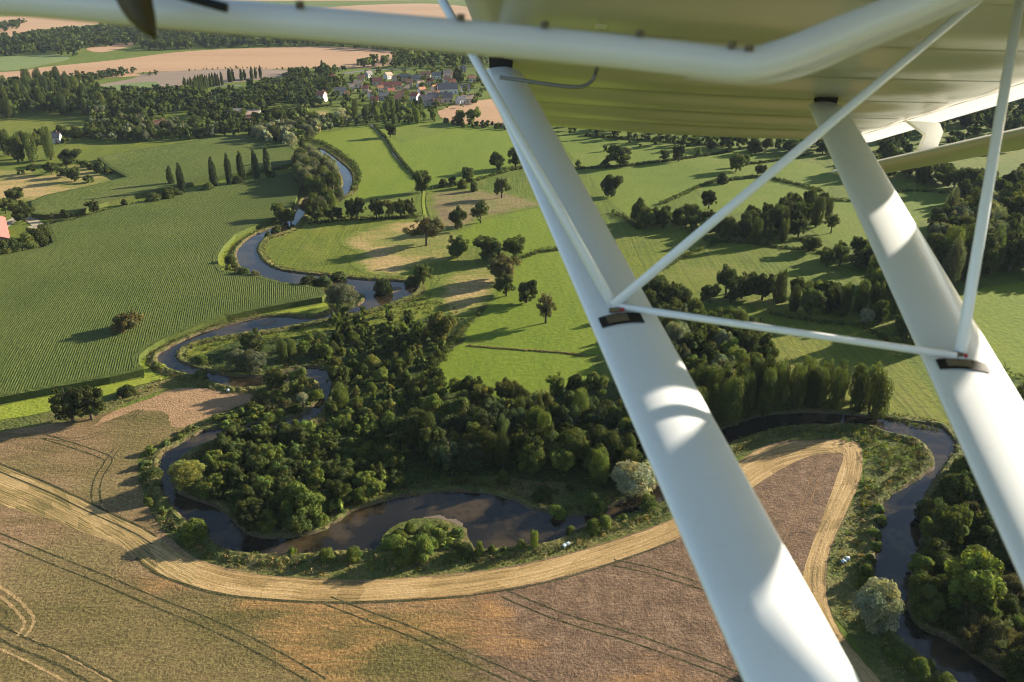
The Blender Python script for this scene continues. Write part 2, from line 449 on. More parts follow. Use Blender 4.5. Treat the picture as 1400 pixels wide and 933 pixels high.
# ------------------------------------------------------------------ river outline (photo pixels -> ground)
BL = [(426,205),(438,213),(454,227),(465,238),(469,248),(467,258),(455,264),(435,269),(417,272),(409,283),(401,297),(385,309),(368,314),(350,322),(335,332),(324,345),(325,358),(331,368),(346,378),(365,386),(390,389),(420,392),(450,396),(480,399),(496,405),(499,411),(490,419),(463,425),(441,434),(419,437),(394,434),(356,436),(328,442),(284,454),(252,467),(222,483),(215,492),(224,501),(243,509),(265,514),(287,522),(306,528),(325,531),(356,530),(385,527),(405,521),(424,518),(436,525),(437,537),(433,550),(424,562),(405,572),(380,577),(355,582),(318,586),(285,590),(262,600),(240,612),(223,622),(218,640),(219,657),(223,674),(236,692),(250,708),(270,726),(290,740),(304,750),(321,755),(373,760),(420,758),(460,755),(496,754),(530,757),(560,760),(608,758),(650,754),(690,750),(740,745),(769,737),(799,723),(832,714),(868,700),(917,682),(960,648),(985,617),(1007,603),(1056,588),(1090,583),(1178,582),(1216,593),(1254,602),(1273,620),(1275,641),(1254,658),(1218,679),(1203,700),(1197,742),(1195,788),(1205,825),(1220,864),(1254,894),(1283,919),(1312,938),(1350,962)]
BR = [(436,203),(447,209),(463,221),(477,234),(482,247),(479,262),(468,270),(445,276),(428,279),(420,287),(412,300),(398,314),(378,321),(362,326),(353,336),(352,346),(358,357),(368,365),(385,371),(412,375),(440,378),(480,382),(515,385),(550,386),(567,391),(570,397),(561,405),(526,418),(488,429),(431,440),(375,451),(328,457),(268,468),(244,481),(241,492),(255,501),(274,507),(290,512),(321,516),(362,516),(387,511),(412,505),(438,505),(451,512),(453,530),(448,546),(440,562),(426,575),(405,583),(380,589),(345,594),(310,599),(280,608),(255,621),(241,636),(236,655),(241,673),(262,683),(289,693),(310,706),(326,721),(341,733),(370,737),(402,736),(440,727),(460,716),(480,702),(509,691),(565,679),(624,674),(670,677),(707,687),(723,696),(746,701),(766,707),(802,706),(825,697),(855,686),(894,669),(930,640),(960,605),(993,586),(1035,572),(1085,566),(1140,567),(1199,573),(1250,580),(1283,585),(1298,597),(1304,613),(1296,629),(1272,665),(1262,682),(1263,708),(1255,759),(1244,793),(1242,835),(1258,860),(1296,877),(1342,909),(1380,932),(1430,962)]
gL = np.array(crom([G(*p) for p in BL], 5)); gR = np.array(crom([G(*p) for p in BR], 5))
RIVER = np.concatenate([gL, gR[::-1]])

# ------------------------------------------------------------------ ground and fields
Z0 = 0.0
S = 20000.0
mesh_g = mesh_obj('ground', [(-S, -2000, 0), (S, -2000, 0), (S, S, 0), (-S, S, 0)], [(0, 1, 2, 3)], M['ground']); tag(mesh_g, kind='structure')

def soft(name, pts, mat, z, inset=7.0):
    """patch whose edge value rises from 0 at its outline to 1 some metres in"""
    P = np.array(crom([G(*p) for p in pts], 6, True)); n = len(P)
    lo, hi = P.min(0), P.max(0); st = max(2.5, (hi - lo).max() / 60)
    gx, gy = np.meshgrid(np.arange(lo[0], hi[0], st), np.arange(lo[1], hi[1], st))
    I = np.stack([gx.ravel(), gy.ravel()], 1); I = I[inside(I, P)]
    v, e, f, *_ = delaunay_2d_cdt([Vector(p) for p in P] + [Vector(p) for p in I], [(i, (i + 1) % n) for i in range(n)], [list(range(n))], 1, 1e-4)
    z = zlev(z)
    V = np.array([(p[0], p[1]) for p in v])
    A, B = P, np.roll(P, -1, 0); d = B - A
    q = V[:, None, :] - A[None]; t = np.clip(np.einsum('ijk,jk->ij', q, d) / (np.einsum('jk,jk->j', d, d) + 1e-9), 0, 1)
    dist = np.linalg.norm(q - t[..., None] * d[None], axis=2).min(1)
    o1 = mesh_obj(name, [(p[0], p[1], z) for p in V], [tuple(x) for x in f], M[mat])
    if sum(p.normal.z for p in o1.data.polygons) < 0: o1.data.flip_normals()
    at = o1.data.attributes.new('edge', 'FLOAT', 'POINT'); at.data.foreach_set('value', np.clip(dist / inset, 0, 1).astype(np.float32))
    return tag(o1, kind='structure')
def fld(name, pts, mat, z, smooth=4, jit=.45):
    if mat in ('dry', 'poached'): return soft(name, pts, mat, z)
    return sheet(name, pts, z, M[mat], smooth, jit)

fld('meadow', [(-80,166),(0,164),(50,158),(72,153),(100,160),(138,170),(132,182),(100,183),(60,190),(0,192),(-80,196)], 'meadow', .03)
fld('meadow', [(0,212),(60,219),(75,206),(100,198),(160,195),(210,195),(250,192),(330,186),(345,190),(280,194),(190,209),(130,219),(60,228),(0,232)], 'meadow', .03)
fld('meadow', [(118,152),(140,146),(150,150),(128,160)], 'meadow', .03)
fld('meadow', [(200,166),(262,154),(268,160),(225,176),(196,176)], 'meadow', .03)
fld('meadow', [(310,138),(335,132),(350,142),(325,150)], 'meadow', .03)
fld('meadow', [(355,143),(400,137),(412,142),(365,149)], 'meadow', .03)
fld('dry_field', [(370,153),(420,144),(424,150),(380,162),(362,164)], 'dry', .03)
fld('dry_field', [(398,160),(440,150),(452,156),(405,172)], 'dry', .03)
fld('dry_field', [(-60,236),(40,232),(60,238),(90,226),(118,222),(135,233),(165,246),(90,266),(40,276),(-60,274)], 'dry', .04)
fld('meadow', [(419,186),(470,178),(512,171),(535,203),(553,228),(570,244),(566,259),(520,270),(480,277),(478,268),(486,255),(488,242),(477,224),(452,203)], 'meadow_bright', .03)
fld('meadow', [(516,172),(600,166),(690,176),(705,205),(702,222),(680,236),(640,248),(600,260),(578,260),(560,232),(540,203)], 'meadow_bright', .03)
fld('dry_field', [(540,176),(605,169),(612,178),(560,192),(545,194)], 'meadow_pale', .05)
fld('dry_field', [(600,152),(640,140),(690,135),(745,140),(760,165),(700,172),(620,168)], 'stub_far', .05)
fld('meadow', [(358,328),(372,313),(400,308),(430,302),(500,297),(560,293),(600,300),(640,330),(628,352),(590,366),(565,384),(540,384),(480,379),(440,375),(400,369),(372,362),(355,346)], 'meadow', .03)
fld('dry_field', [(462,330),(500,312),(560,300),(605,304),(640,335),(625,352),(585,362),(548,378),(500,374),(478,360),(490,348)], 'dry', .05, 4, .8)
fld('dry_field', [(592,395),(620,370),(668,360),(690,380),(660,420),(612,440),(598,425)], 'dry', .05, 4, .8)
fld('trodden_field', [(586,264),(640,259),(690,263),(740,275),(738,283),(690,292),(655,302),(640,312),(605,318),(588,300)], 'poached', .05, 4, .6)
fld('meadow', [(640,306),(740,284),(760,300),(770,340),(715,352),(690,338),(640,336),(620,322)], 'meadow_bright', .03)
fld('meadow', [(640,462),(665,425),(715,355),(770,345),(820,400),(850,460),(840,484),(780,482)], 'meadow_bright', .03)
fld('meadow', [(583,518),(626,472),(780,484),(812,505),(780,525),(700,540),(640,540)], 'meadow_bright', .03)
fld('meadow', [(775,180),(1000,200),(1010,232),(880,285),(850,290),(800,235)], 'meadow_pale', .03)
fld('meadow', [(1000,215),(1120,225),(1130,260),(1020,290),(950,288),(960,262)], 'meadow_pale', .03)
fld('meadow', [(870,400),(850,310),(990,310),(1060,335),(1000,385),(930,400)], 'meadow', .03)
fld('meadow', [(1110,310),(1140,275),(1300,255),(1320,262),(1230,320),(1150,335)], 'meadow_pale', .03)
fld('meadow', [(1300,410),(1400,385),(1460,390),(1460,520),(1390,520),(1330,470)], 'meadow_bright', .03)
fld('meadow', [(990,430),(1040,405),(1180,440),(1260,520),(1300,590),(1210,572),(1060,560),(1050,480)], 'meadow', .03)
# far slope
fld('stubble_field', [(-300,108),(0,99),(60,92),(160,82),(260,70),(420,64),(520,68),(545,78),(520,92),(400,94),(200,99),(190,104),(75,110),(0,118),(-300,140)], 'stub_far', .03)
fld('stubble_field', [(180,108),(200,101),(290,95),(400,96),(412,101),(330,112),(250,118),(170,120),(120,120)], 'plough_far', .05)
fld('meadow', [(118,121),(160,116),(210,112),(205,120),(130,126)], 'green_far', .06)
fld('meadow', [(-200,80),(0,78),(62,73),(95,80),(55,90),(0,98),(-200,110)], 'green_far', .06)
fld('stubble_field', [(-300,30),(-100,25),(80,22),(150,26),(100,40),(0,54),(-300,75)], 'stub_far', .03)
fld('meadow', [(60,40),(150,33),(165,36),(90,46),(45,48)], 'green_far', .06)
fld('stubble_field', [(120,66),(178,58),(182,62),(140,72)], 'stub_far', .06)
fld('stubble_field', [(-200,20),(200,3),(620,0),(1200,-10),(1200,-20),(-200,-15)], 'stub_far', .03)
fld('stubble_field', [(430,12),(560,5),(640,10),(640,30),(500,20)], 'stub_far', .05)
fld('meadow', [(1180,185),(1400,140),(1500,145),(1500,200),(1300,230),(1200,240)], 'meadow', .03)

# rough herbage and wood floors
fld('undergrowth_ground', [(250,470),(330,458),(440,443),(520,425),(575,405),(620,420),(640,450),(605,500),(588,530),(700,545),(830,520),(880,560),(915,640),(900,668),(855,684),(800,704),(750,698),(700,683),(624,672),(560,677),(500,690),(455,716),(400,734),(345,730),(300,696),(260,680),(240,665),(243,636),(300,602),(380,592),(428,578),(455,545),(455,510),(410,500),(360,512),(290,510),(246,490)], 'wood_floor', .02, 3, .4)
fld('rough_ground', [(250,468),(330,459),(420,445),(520,424),(575,403),(620,420),(560,440),(470,450),(400,462),(330,465),(262,490)], 'meadow', .04, 3, .4)
fld('rough_ground', [(515,690),(560,665),(640,650),(760,660),(850,670),(880,665),(855,684),(800,704),(750,698),(700,684),(624,672),(565,677)], 'rough', .045, 3, .4)
fld('rough_ground', [(990,600),(1056,590),(1090,585),(1178,584),(1216,595),(1254,604),(1271,620),(1273,640),(1254,656),(1216,677),(1200,700),(1194,742),(1192,788),(1202,825),(1216,864),(1250,896),(1300,940),(1230,960),(1170,880),(1130,820),(1140,740),(1180,660),(1178,612),(1110,598),(1060,604),(1010,625)], 'rough', .03, 3, .3)
fld('rough_ground', [(0,577),(80,562),(110,556),(200,524),(222,514),(290,524),(350,532),(400,526),(436,530),(426,556),(380,576),(300,586),(262,597),(222,620),(216,650),(222,680),(250,712),(292,745),(330,760),(420,762),(500,760),(600,764),(700,756),(770,742),(830,718),(917,686),(960,650),(960,690),(920,712),(800,752),(700,776),(600,788),(500,794),(400,791),(330,782),(265,764),(225,735),(190,690),(185,640),(215,605),(255,580),(330,552),(340,545),(240,530),(150,562),(60,580),(0,590)], 'rough', .025, 3, .3)
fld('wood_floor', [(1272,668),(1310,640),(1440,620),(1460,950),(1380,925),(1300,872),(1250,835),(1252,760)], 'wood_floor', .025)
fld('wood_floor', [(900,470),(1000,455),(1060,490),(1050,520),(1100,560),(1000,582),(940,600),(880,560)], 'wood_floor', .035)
fld('riverside_lawn', [(0,556),(100,537),(200,517),(240,511),(222,520),(190,527),(110,552),(80,560),(0,575)], 'verge', .05, 2, .1)

# grass verges along the maize edge
def ribbon(name, pts, width, z, mat, side=0.0, n=6, rows=1):
    P = np.array(crom([G(*p) for p in pts], n))
    A = offset_line(P, side + width / 2); B = offset_line(P, side - width / 2)
    return tag(strip(name, A, B, z, M[mat], rows=rows), kind='structure')
ribbon('grass_verge', [(446,416),(430,421),(400,426),(350,436),(312,446),(282,455),(250,468),(228,477),(208,487),(197,496),(198,506),(206,516)], 2.6, .06, 'verge')
ribbon('grass_verge', [(372,310),(345,320),(322,331),(309,346),(303,357),(303,366),(308,374)], 2.4, .06, 'verge')
ribbon('farm_track', [(38,312),(60,308),(100,303),(150,288),(180,281),(230,271),(290,258),(350,246),(398,238)], 3.2, .05, 'track')
ribbon('farm_track', [(-20,330),(20,300),(38,298),(56,312)], 4.0, .055, 'track')
ribbon('country_road', [(150,128),(215,127),(250,124),(287,119),(330,117)], 5.0, .07, 'road')
ribbon('country_road', [(470,101),(490,98),(510,96),(560,95)], 6.0, .07, 'road')
ribbon('lane', [(506,170),(520,183),(536,203),(540,213),(556,229),(570,244)], 1.6, .07, 'track')
ribbon('lane', [(580,262),(579,280),(582,300)], 1.2, .07, 'verge')

# barley field with colour masks
def barley_field():
    px = [(-90,628),(0,592),(60,582),(150,564),(205,545),(240,532),(290,532),(338,537),(348,547),(330,555),(290,570),(256,584),(220,606),(192,622),(188,645),(198,680),(212,712),(235,738),(268,764),(330,782),(400,790),(500,793),(600,787),(700,775),(800,751),(905,716),(960,690),(1015,628),(1060,606),(1110,601),(1160,603),(1178,614),(1177,655),(1158,700),(1138,745),(1130,780),(1131,820),(1146,860),(1176,900),(1220,950),(1300,1010),(1300,1150),(-200,1150),(-200,640)]
    B = np.array(crom([G(*p) for p in px], 3, True))
    lo, hi = B.min(0), B.max(0)
    gx, gy = np.meshgrid(np.arange(lo[0], hi[0], 2.0), np.arange(lo[1], hi[1], 2.0))
    P = np.stack([gx.ravel(), gy.ravel()], 1); P = P[inside(P, B)]
    allp = [Vector(p) for p in B] + [Vector(p) for p in P]
    n = len(B)
    v, e, f, *_ = delaunay_2d_cdt(allp, [(i, (i + 1) % n) for i in range(n)], [list(range(n))], 1, 1e-4)
    o = mesh_obj('barley_field', [(p[0], p[1], .1205) for p in v], [tuple(x) for x in f], M['barley'])
    if sum(p.normal.z for p in o.data.polygons) < 0: o.data.flip_normals()
    V = np.array([(p[0], p[1]) for p in v])
    def blob(c, rx, ry, ang=0.0):
        d = V - G(*c); ca, sa = math.cos(ang), math.sin(ang)
        u = (d[:, 0] * ca + d[:, 1] * sa) / rx; q = (-d[:, 0] * sa + d[:, 1] * ca) / ry
        return np.exp(-(u * u + q * q))
    brown = np.clip(sum(blob(*b) for b in [((860,830),20,14),((960,880),22,16),((790,870),12,10),((1080,690),12,26),((1120,650),10,16),((760,820),10,7),((960,790),16,12),((1000,950),30,20)]), 0, 1)
    green = np.clip(sum(blob(*b) for b in [((40,840),18,12),((60,930),26,14),((200,580),14,10),((150,660),10,12),((205,640),8,14),((240,900),22,9),((420,905),16,8),((540,880),14,6),((620,910),18,9),((100,760),14,6),((340,830),12,5),((30,640),10,8),((560,930),20,8)]), 0, 1)
    orange = np.clip(sum(blob(*b) for b in [((400,840),8,4,-.5),((450,870),12,5,-.5),((430,905),8,4,-.5),((520,850),10,3,-.5),((620,850),10,4,-.6),((690,870),10,4,-.6),((600,835),8,3,-.4),((660,825),6,3),((350,840),7,3),((230,800),10,3),((900,930),8,5)]), 0, 1)
    a = o.data.attributes.new('mask', 'FLOAT_COLOR', 'POINT')
    c = np.stack([brown, green, orange, np.ones_like(brown)], 1).astype(np.float32)
    a.data.foreach_set('color', c.reshape(-1))
    return tag(o, kind='structure')
barley_field()
fld('stubble_field', [(126,584),(150,566),(205,545),(240,533),(290,533),(338,538),(347,547),(328,554),(290,568),(245,586),(232,578),(226,566),(190,562),(160,572)], 'pinkstub', .075, 4, .3)

def cut(name, top, bot, mat, z=.08, n=90):
    A = resample(crom([G(*p) for p in top], 6), n); B = resample(crom([G(*p) for p in bot], 6), n)
    A = A + np.convolve(rng.normal(0, .5, n + 2), [.25, .5, .25], 'valid')[:, None] * .16; B = B + np.convolve(rng.normal(0, .5, n + 2), [.25, .5, .25], 'valid')[:, None] * .16
    return tag(strip(name, A, B, z, M[mat], rows=4), kind='structure')
cut('straw_strip', [(-60,612),(0,637),(60,661),(120,689),(150,704),(190,722),(214,736),(240,753),(268,768)], [(-60,676),(0,692),(60,708),(120,731),(165,748),(186,766),(212,782),(244,795),(262,801)], 'straw_worn', .085)
cut('straw_strip', [(252,762),(290,775),(330,784),(400,792),(500,795),(600,789),(700,777),(800,753),(905,718),(950,690),(1012,630),(1060,609),(1110,603),(1160,605),(1177,616)], [(240,796),(300,811),(380,820),(470,823),(560,819),(640,813),(740,796),(830,771),(925,737),(975,705),(1034,664),(1072,640),(1106,625),(1136,620),(1152,620)], 'straw', .08, 140)
cut('straw_strip', [(1162,606),(1178,616),(1176,655),(1156,702),(1136,747),(1129,780),(1130,820),(1146,862),(1178,903),(1222,952)], [(1130,618),(1153,622),(1142,658),(1128,698),(1108,752),(1098,785),(1098,815),(1104,850),(1130,900),(1170,952)], 'straw', .09, 90)

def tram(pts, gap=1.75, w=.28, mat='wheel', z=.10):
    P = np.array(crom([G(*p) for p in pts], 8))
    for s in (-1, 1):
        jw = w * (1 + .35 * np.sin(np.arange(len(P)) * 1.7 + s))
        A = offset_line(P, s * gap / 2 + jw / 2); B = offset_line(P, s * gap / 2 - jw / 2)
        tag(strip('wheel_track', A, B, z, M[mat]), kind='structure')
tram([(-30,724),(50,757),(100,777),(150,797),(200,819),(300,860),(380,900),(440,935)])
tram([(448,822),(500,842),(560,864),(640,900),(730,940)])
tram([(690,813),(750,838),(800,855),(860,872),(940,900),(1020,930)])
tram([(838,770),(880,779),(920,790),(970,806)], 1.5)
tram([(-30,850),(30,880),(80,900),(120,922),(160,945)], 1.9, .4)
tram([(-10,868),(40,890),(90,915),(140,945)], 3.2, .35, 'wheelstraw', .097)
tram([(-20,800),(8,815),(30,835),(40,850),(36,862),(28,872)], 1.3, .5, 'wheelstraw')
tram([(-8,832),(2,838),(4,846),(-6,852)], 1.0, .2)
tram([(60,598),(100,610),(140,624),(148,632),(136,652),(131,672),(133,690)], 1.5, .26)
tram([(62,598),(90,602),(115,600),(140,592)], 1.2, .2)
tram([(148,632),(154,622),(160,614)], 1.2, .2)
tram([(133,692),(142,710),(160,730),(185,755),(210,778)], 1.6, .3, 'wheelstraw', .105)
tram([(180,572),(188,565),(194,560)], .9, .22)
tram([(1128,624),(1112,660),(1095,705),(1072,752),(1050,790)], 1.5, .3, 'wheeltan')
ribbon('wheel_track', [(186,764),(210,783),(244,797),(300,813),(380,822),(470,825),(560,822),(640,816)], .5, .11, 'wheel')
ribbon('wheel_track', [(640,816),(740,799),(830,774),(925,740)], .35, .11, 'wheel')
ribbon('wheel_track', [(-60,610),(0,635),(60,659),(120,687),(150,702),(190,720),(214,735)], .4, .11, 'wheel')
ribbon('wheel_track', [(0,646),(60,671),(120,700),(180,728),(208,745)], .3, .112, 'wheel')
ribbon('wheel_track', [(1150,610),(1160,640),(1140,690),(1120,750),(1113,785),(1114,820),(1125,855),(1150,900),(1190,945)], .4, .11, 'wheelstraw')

# ------------------------------------------------------------------ river
river = sheet('river', RIVER, .20, M['water'], ground=True)
def bank(line, side):
    """earth bank: rises .8 m from the water, falls away over 4 m"""
    P = resample(line, int(len(line) * 1.5))
    P = P + rng.normal(0, .10, P.shape)
    prof = [(-.5, .12), (.05, .24), (.35, .62), (.9, .72), (1.7, .5), (3.0, -.05)]
    V, Fc = [], []; n = len(P)
    for d, z in prof:
        O = offset_line(P, side * d)
        zz = z + (rng.normal(0, .07, n) if .3 < z else 0)
        for i in range(n): V.append((O[i, 0], O[i, 1], z if np.isscalar(zz) else zz[i]))
    for k in range(len(prof) - 1):
        for i in range(n - 1):
            a = k * n + i; q = (a, a + 1, a + n + 1, a + n)
            Fc.append(q if side < 0 else q[::-1])
    o = mesh_obj('river_bank', V, Fc, [M['soil'], M['rough']])
    for i, p in enumerate(o.data.polygons): p.material_index = 0 if i < 2 * (n - 1) else 1
    if sum(p.normal.z for p in o.data.polygons) < 0: o.data.flip_normals()
    return tag(o, kind='structure')
cross = lambda a, b: a[0] * b[1] - a[1] * b[0]
sideL = 1.0 if cross(gL[10] - gL[9], gL[10] - gR[10]) > 0 else -1.0
bank(gL, sideL); bank(gR, -sideL)
def bar(name, pts, mat, z=.24): return sheet(name, pts, z, M[mat], 4, .1)
bar('sand_bar', [(574,712),(586,708),(602,706),(612,711),(622,712),(632,717),(630,724),(618,728),(600,722)], 'sand', .25)
bar('islet', [(518,746),(528,730),(556,714),(596,711),(634,722),(640,738),(650,752),(640,766),(560,772),(512,766)], 'rough', .32)
bar('gravel_bar', [(518,399),(532,394),(548,394),(546,399),(526,404)], 'sand', .22)
bar('gravel_bar', [(354,444),(370,440),(380,440),(366,446)], 'sand', .22)
bar('gravel_bar', [(1273,622),(1278,635),(1274,646),(1270,640)], 'sand', .22)

# ------------------------------------------------------------------ maize
def maize_field(name, px, bearing, hgt, step_a, step_l, holes=()):
    B = np.array([G(*p) for p in px])
    ca, sa = math.cos(R(bearing)), math.sin(R(bearing))
    along = np.array([sa, ca]); acr = np.array([ca, -sa])
    u = B @ acr; v = B @ along
    U = np.arange(u.min() - 48, u.max() + 8, step_a); Vv = np.arange(v.min(), v.max(), step_l)
    nu, nv = len(U), len(Vv)
    gu, gv = np.meshgrid(U, Vv, indexing='ij')
    bend = 0.0015 * (gv - 230.0) ** 2 / 2
    P = (gu + bend)[..., None] * acr + gv[..., None] * along
    ins = inside(P.reshape(-1, 2), B).reshape(nu, nv)
    for hx in holes:
        hp = np.array([G(*p) for p in hx]); ins &= ~inside(P.reshape(-1, 2), hp).reshape(nu, nv)
    z = np.where((np.arange(nu) % 2 == 0)[:, None], hgt, hgt * .962) * np.ones((1, nv))
    z = z + rng.normal(0, .022, (nu, nv)) * hgt / 2
    P = P + rng.normal(0, .02, P.shape)
    # outer ring drops to the ground
    inner = ins.copy(); inner[1:-1, 1:-1] = ins[1:-1, 1:-1] & ins[:-2, 1:-1] & ins[2:, 1:-1] & ins[1:-1, :-2] & ins[1:-1, 2:]
    pass
    idx = -np.ones((nu, nv), int); idx[ins] = np.arange(ins.sum())
    V = np.concatenate([P[ins], z[ins][:, None]], 1)
    a, b, c, d = idx[:-1, :-1], idx[1:, :-1], idx[1:, 1:], idx[:-1, 1:]
    ok = (a >= 0) & (b >= 0) & (c >= 0) & (d >= 0)
    Fq = np.stack([a[ok], b[ok], c[ok], d[ok]], 1)
    V = V.tolist(); Fq = Fq.tolist(); n0 = len(V)
    BB = np.concatenate([resample(np.array([B[i], B[(i + 1) % len(B)]]), max(2, int(np.linalg.norm(B[(i + 1) % len(B)] - B[i]) / 1.0)))[:-1] for i in range(len(B))])
    zt = hgt * rng.uniform(.9, 1.0, len(BB))
    nb = len(BB)
    for p, zz in zip(BB, zt): V += [(p[0], p[1], 0.0), (p[0], p[1], zz)]
    nb = len(BB)
    Tb = np.roll(BB, -1, 0) - np.roll(BB, 1, 0); Tb /= np.linalg.norm(Tb, axis=1)[:, None] + 1e-9
    a2 = np.sum(B[:, 0] * np.roll(B[:, 1], -1) - np.roll(B[:, 0], -1) * B[:, 1])
    In = BB + np.stack([-Tb[:, 1], Tb[:, 0]], 1) * (1.6 if a2 > 0 else -1.6)
    n1 = len(V)
    for p, zz in zip(In, rng.uniform(.99, 1.04, nb) * hgt): V.append((p[0], p[1], zz))
    for i in range(nb): Fq.append([n0 + 2 * i + 1, n0 + 2 * ((i + 1) % nb) + 1, n1 + (i + 1) % nb, n1 + i])
    for i in range(nb): a0 = n0 + 2 * i; a1 = n0 + 2 * ((i + 1) % nb); Fq.append([a0, a1, a1 + 1, a0 + 1])
    o = mesh_obj(name, V, Fq, M['maize'])
    if sum(p.normal.z for p in list(o.data.polygons)[:2000]) < 0: o.data.flip_normals()
    return tag(o, kind='structure')
maize_field('maize_field', [(-160,392),(0,356),(60,345),(74,338),(64,314),(72,312),(103,306),(150,292),(182,284),(232,274),(292,261),(350,250),(408,240),(411,262),(404,282),(396,294),(372,306),(345,316),(322,327),(306,344),(299,356),(299,366),(306,376),(346,382),(386,393),(420,397),(441,402),(447,409),(441,414),(400,421),(350,431),(310,440),(280,450),(250,462),(226,471),(204,484),(192,495),(192,505),(198,514),(150,525),(100,534),(0,553),(-160,585)], -16, 1.9, .30, 1.3)
maize_field('maize_field', [(44,298),(62,300),(100,297),(150,281),(230,262),(290,249),(350,238),(408,228),(414,214),(398,204),(380,199),(350,192),(320,190),(282,194),(240,201),(190,209),(134,220),(150,234),(174,247),(120,260),(60,273),(44,281)], -16, 1.9, .30, 1.3)

# ------------------------------------------------------------------ foliage prototypes
def rand_dirs(n, g):
    d = g.normal(size=(n, 3)); return d / np.linalg.norm(d, axis=1)[:, None]

def leaf_quads(C, N, size, g, aspect=1.5):
    n = len(C)
    N = N / (np.linalg.norm(N, axis=1)[:, None] + 1e-9)
    t = np.cross(N, rand_dirs(n, g)); t /= np.linalg.norm(t, axis=1)[:, None] + 1e-9
    b = np.cross(N, t)
    s = size * g.uniform(.6, 1.35, n)[:, None]
    t = t * s * aspect / 2; b = b * s / 2
    k = g.uniform(.3, .9, n)[:, None]
    return np.stack([C - t, C + b * k, C + t, C - b], 1)

def crown_arrays(seed, shape, nl, leaves, leaf, gap=.12):
    """unit crown: width 1 (x,y in -.5..+.5), z from 0 to 1. returns quads, tint"""
    g = np.random.default_rng(seed)
    C, Rr = [], []
    for i in range(nl):
        if shape == 'broad':
            if i == 0:
                nM = g.integers(10, 15); MJ = []
                for j in range(nM):
                    d = rand_dirs(1, g)[0]; mr = g.uniform(.15, .25); rad = g.uniform(.6, 1.0)
                    MJ.append((np.array([d[0] * (.5 - mr * .8) * rad, d[1] * (.5 - mr * .8) * rad, .47 + d[2] * (.47 - mr * .8) * rad]), mr))
                MJ += [(np.array([g.normal(0, .05), g.normal(0, .05), .5]), .33)] * 3; nM += 3
            mc, mr = MJ[g.integers(nM)]
            d = rand_dirs(1, g)[0]; r = g.uniform(.06, .12)
            c = mc + d * mr * g.uniform(.55, 1.0) * np.array([1, 1, .9])
            c[2] = max(c[2], r * .6)
        elif shape == 'scrub':
            a = g.uniform(0, 2 * math.pi); q = math.sqrt(g.uniform(0, 1)) * .42
            hmax = .95 - 1.1 * q * q * 2
            r = g.uniform(.10, .17)
            c = np.array([q * math.cos(a), q * math.sin(a), g.uniform(.15, max(.25, hmax - r))])
        elif shape == 'willow':
            d = rand_dirs(1, g)[0]; d[2] = abs(d[2]) if g.random() < .7 else d[2]
            rad = g.uniform(.6, .95); r = g.uniform(.09, .15)
            c = np.array([d[0] * (.5 - r * .5) * rad, d[1] * (.5 - r * .5) * rad, .42 + d[2] * (.55 - r) * rad])
        elif shape == 'poplar':
            z = g.uniform(.12, .97); wz = .5 * math.sqrt(max(.02, 1 - (abs(z - .46) / .57) ** 2.4))
            a = g.uniform(0, 2 * math.pi); q = wz * math.sqrt(g.uniform(.2, 1)) * .75
            r = g.uniform(.14, .24) * (.55 + .7 * wz)
            c = np.array([q * math.cos(a), q * math.sin(a), min(z, 1 - r * .3)])
        elif shape == 'column':
            z = g.uniform(.06, .97); wz = .5 * (1 - max(0, (z - .45) / .55) ** 1.8) * min(1, .5 + z * 2)
            a = g.uniform(0, 2 * math.pi); q = wz * math.sqrt(g.uniform(.1, 1)) * .7
            r = .2 * (.4 + wz)
            c = np.array([q * math.cos(a), q * math.sin(a), z])
        else:  # dome shrub
            d = rand_dirs(1, g)[0]; d[2] = abs(d[2])
            rad = g.uniform(.4, .95) ** .6; r = g.uniform(.13, .22)
            c = np.array([d[0] * (.5 - r * .6) * rad, d[1] * (.5 - r * .6) * rad, .08 + d[2] * (.9 - r) * rad])
        C.append(c); Rr.append(r)
    C = np.array(C); Rr = np.array(Rr)
    lobe_v = g.uniform(.6, 1.4, nl); lobe_h = g.normal(0, .10, nl)
    p = Rr ** 2 / (Rr ** 2).sum()
    k = g.choice(nl, int(leaves * 1.7), p=p)
    d = rand_dirs(len(k), g)
    zs = .45 if shape in ('poplar', 'column') else 1.0
    rr = Rr[k] * g.uniform(.62, 1.12, len(k))
    sq = np.array([1, 1, 1.25 if shape in ('poplar', 'column') else .85])
    P = C[k] + d * rr[:, None] * sq
    # drop leaves buried in other lobes
    bur = np.zeros(len(P), bool)
    for j in range(nl):
        q = (P - C[j]) / sq
        bur |= (np.einsum('ij,ij->i', q, q) < (Rr[j] * .55) ** 2) & (k != j)
    keep = np.where(~bur & (P[:, 2] > .0))[0][:leaves]
    P, d, k = P[keep], d[keep], k[keep]
    N = d * .75 + rand_dirs(len(P), g) * .55 + np.array([0, 0, .2])
    Q = leaf_quads(P, N, leaf, g)
    v = lobe_v[k] * g.uniform(.75, 1.25, len(k))
    hsh = lobe_h[k] + g.normal(0, .06, len(k))
    tint = np.stack([v * (1 + hsh), v, v * (1 - hsh)], 1)
    return Q, np.clip(tint, .2, 2.2)

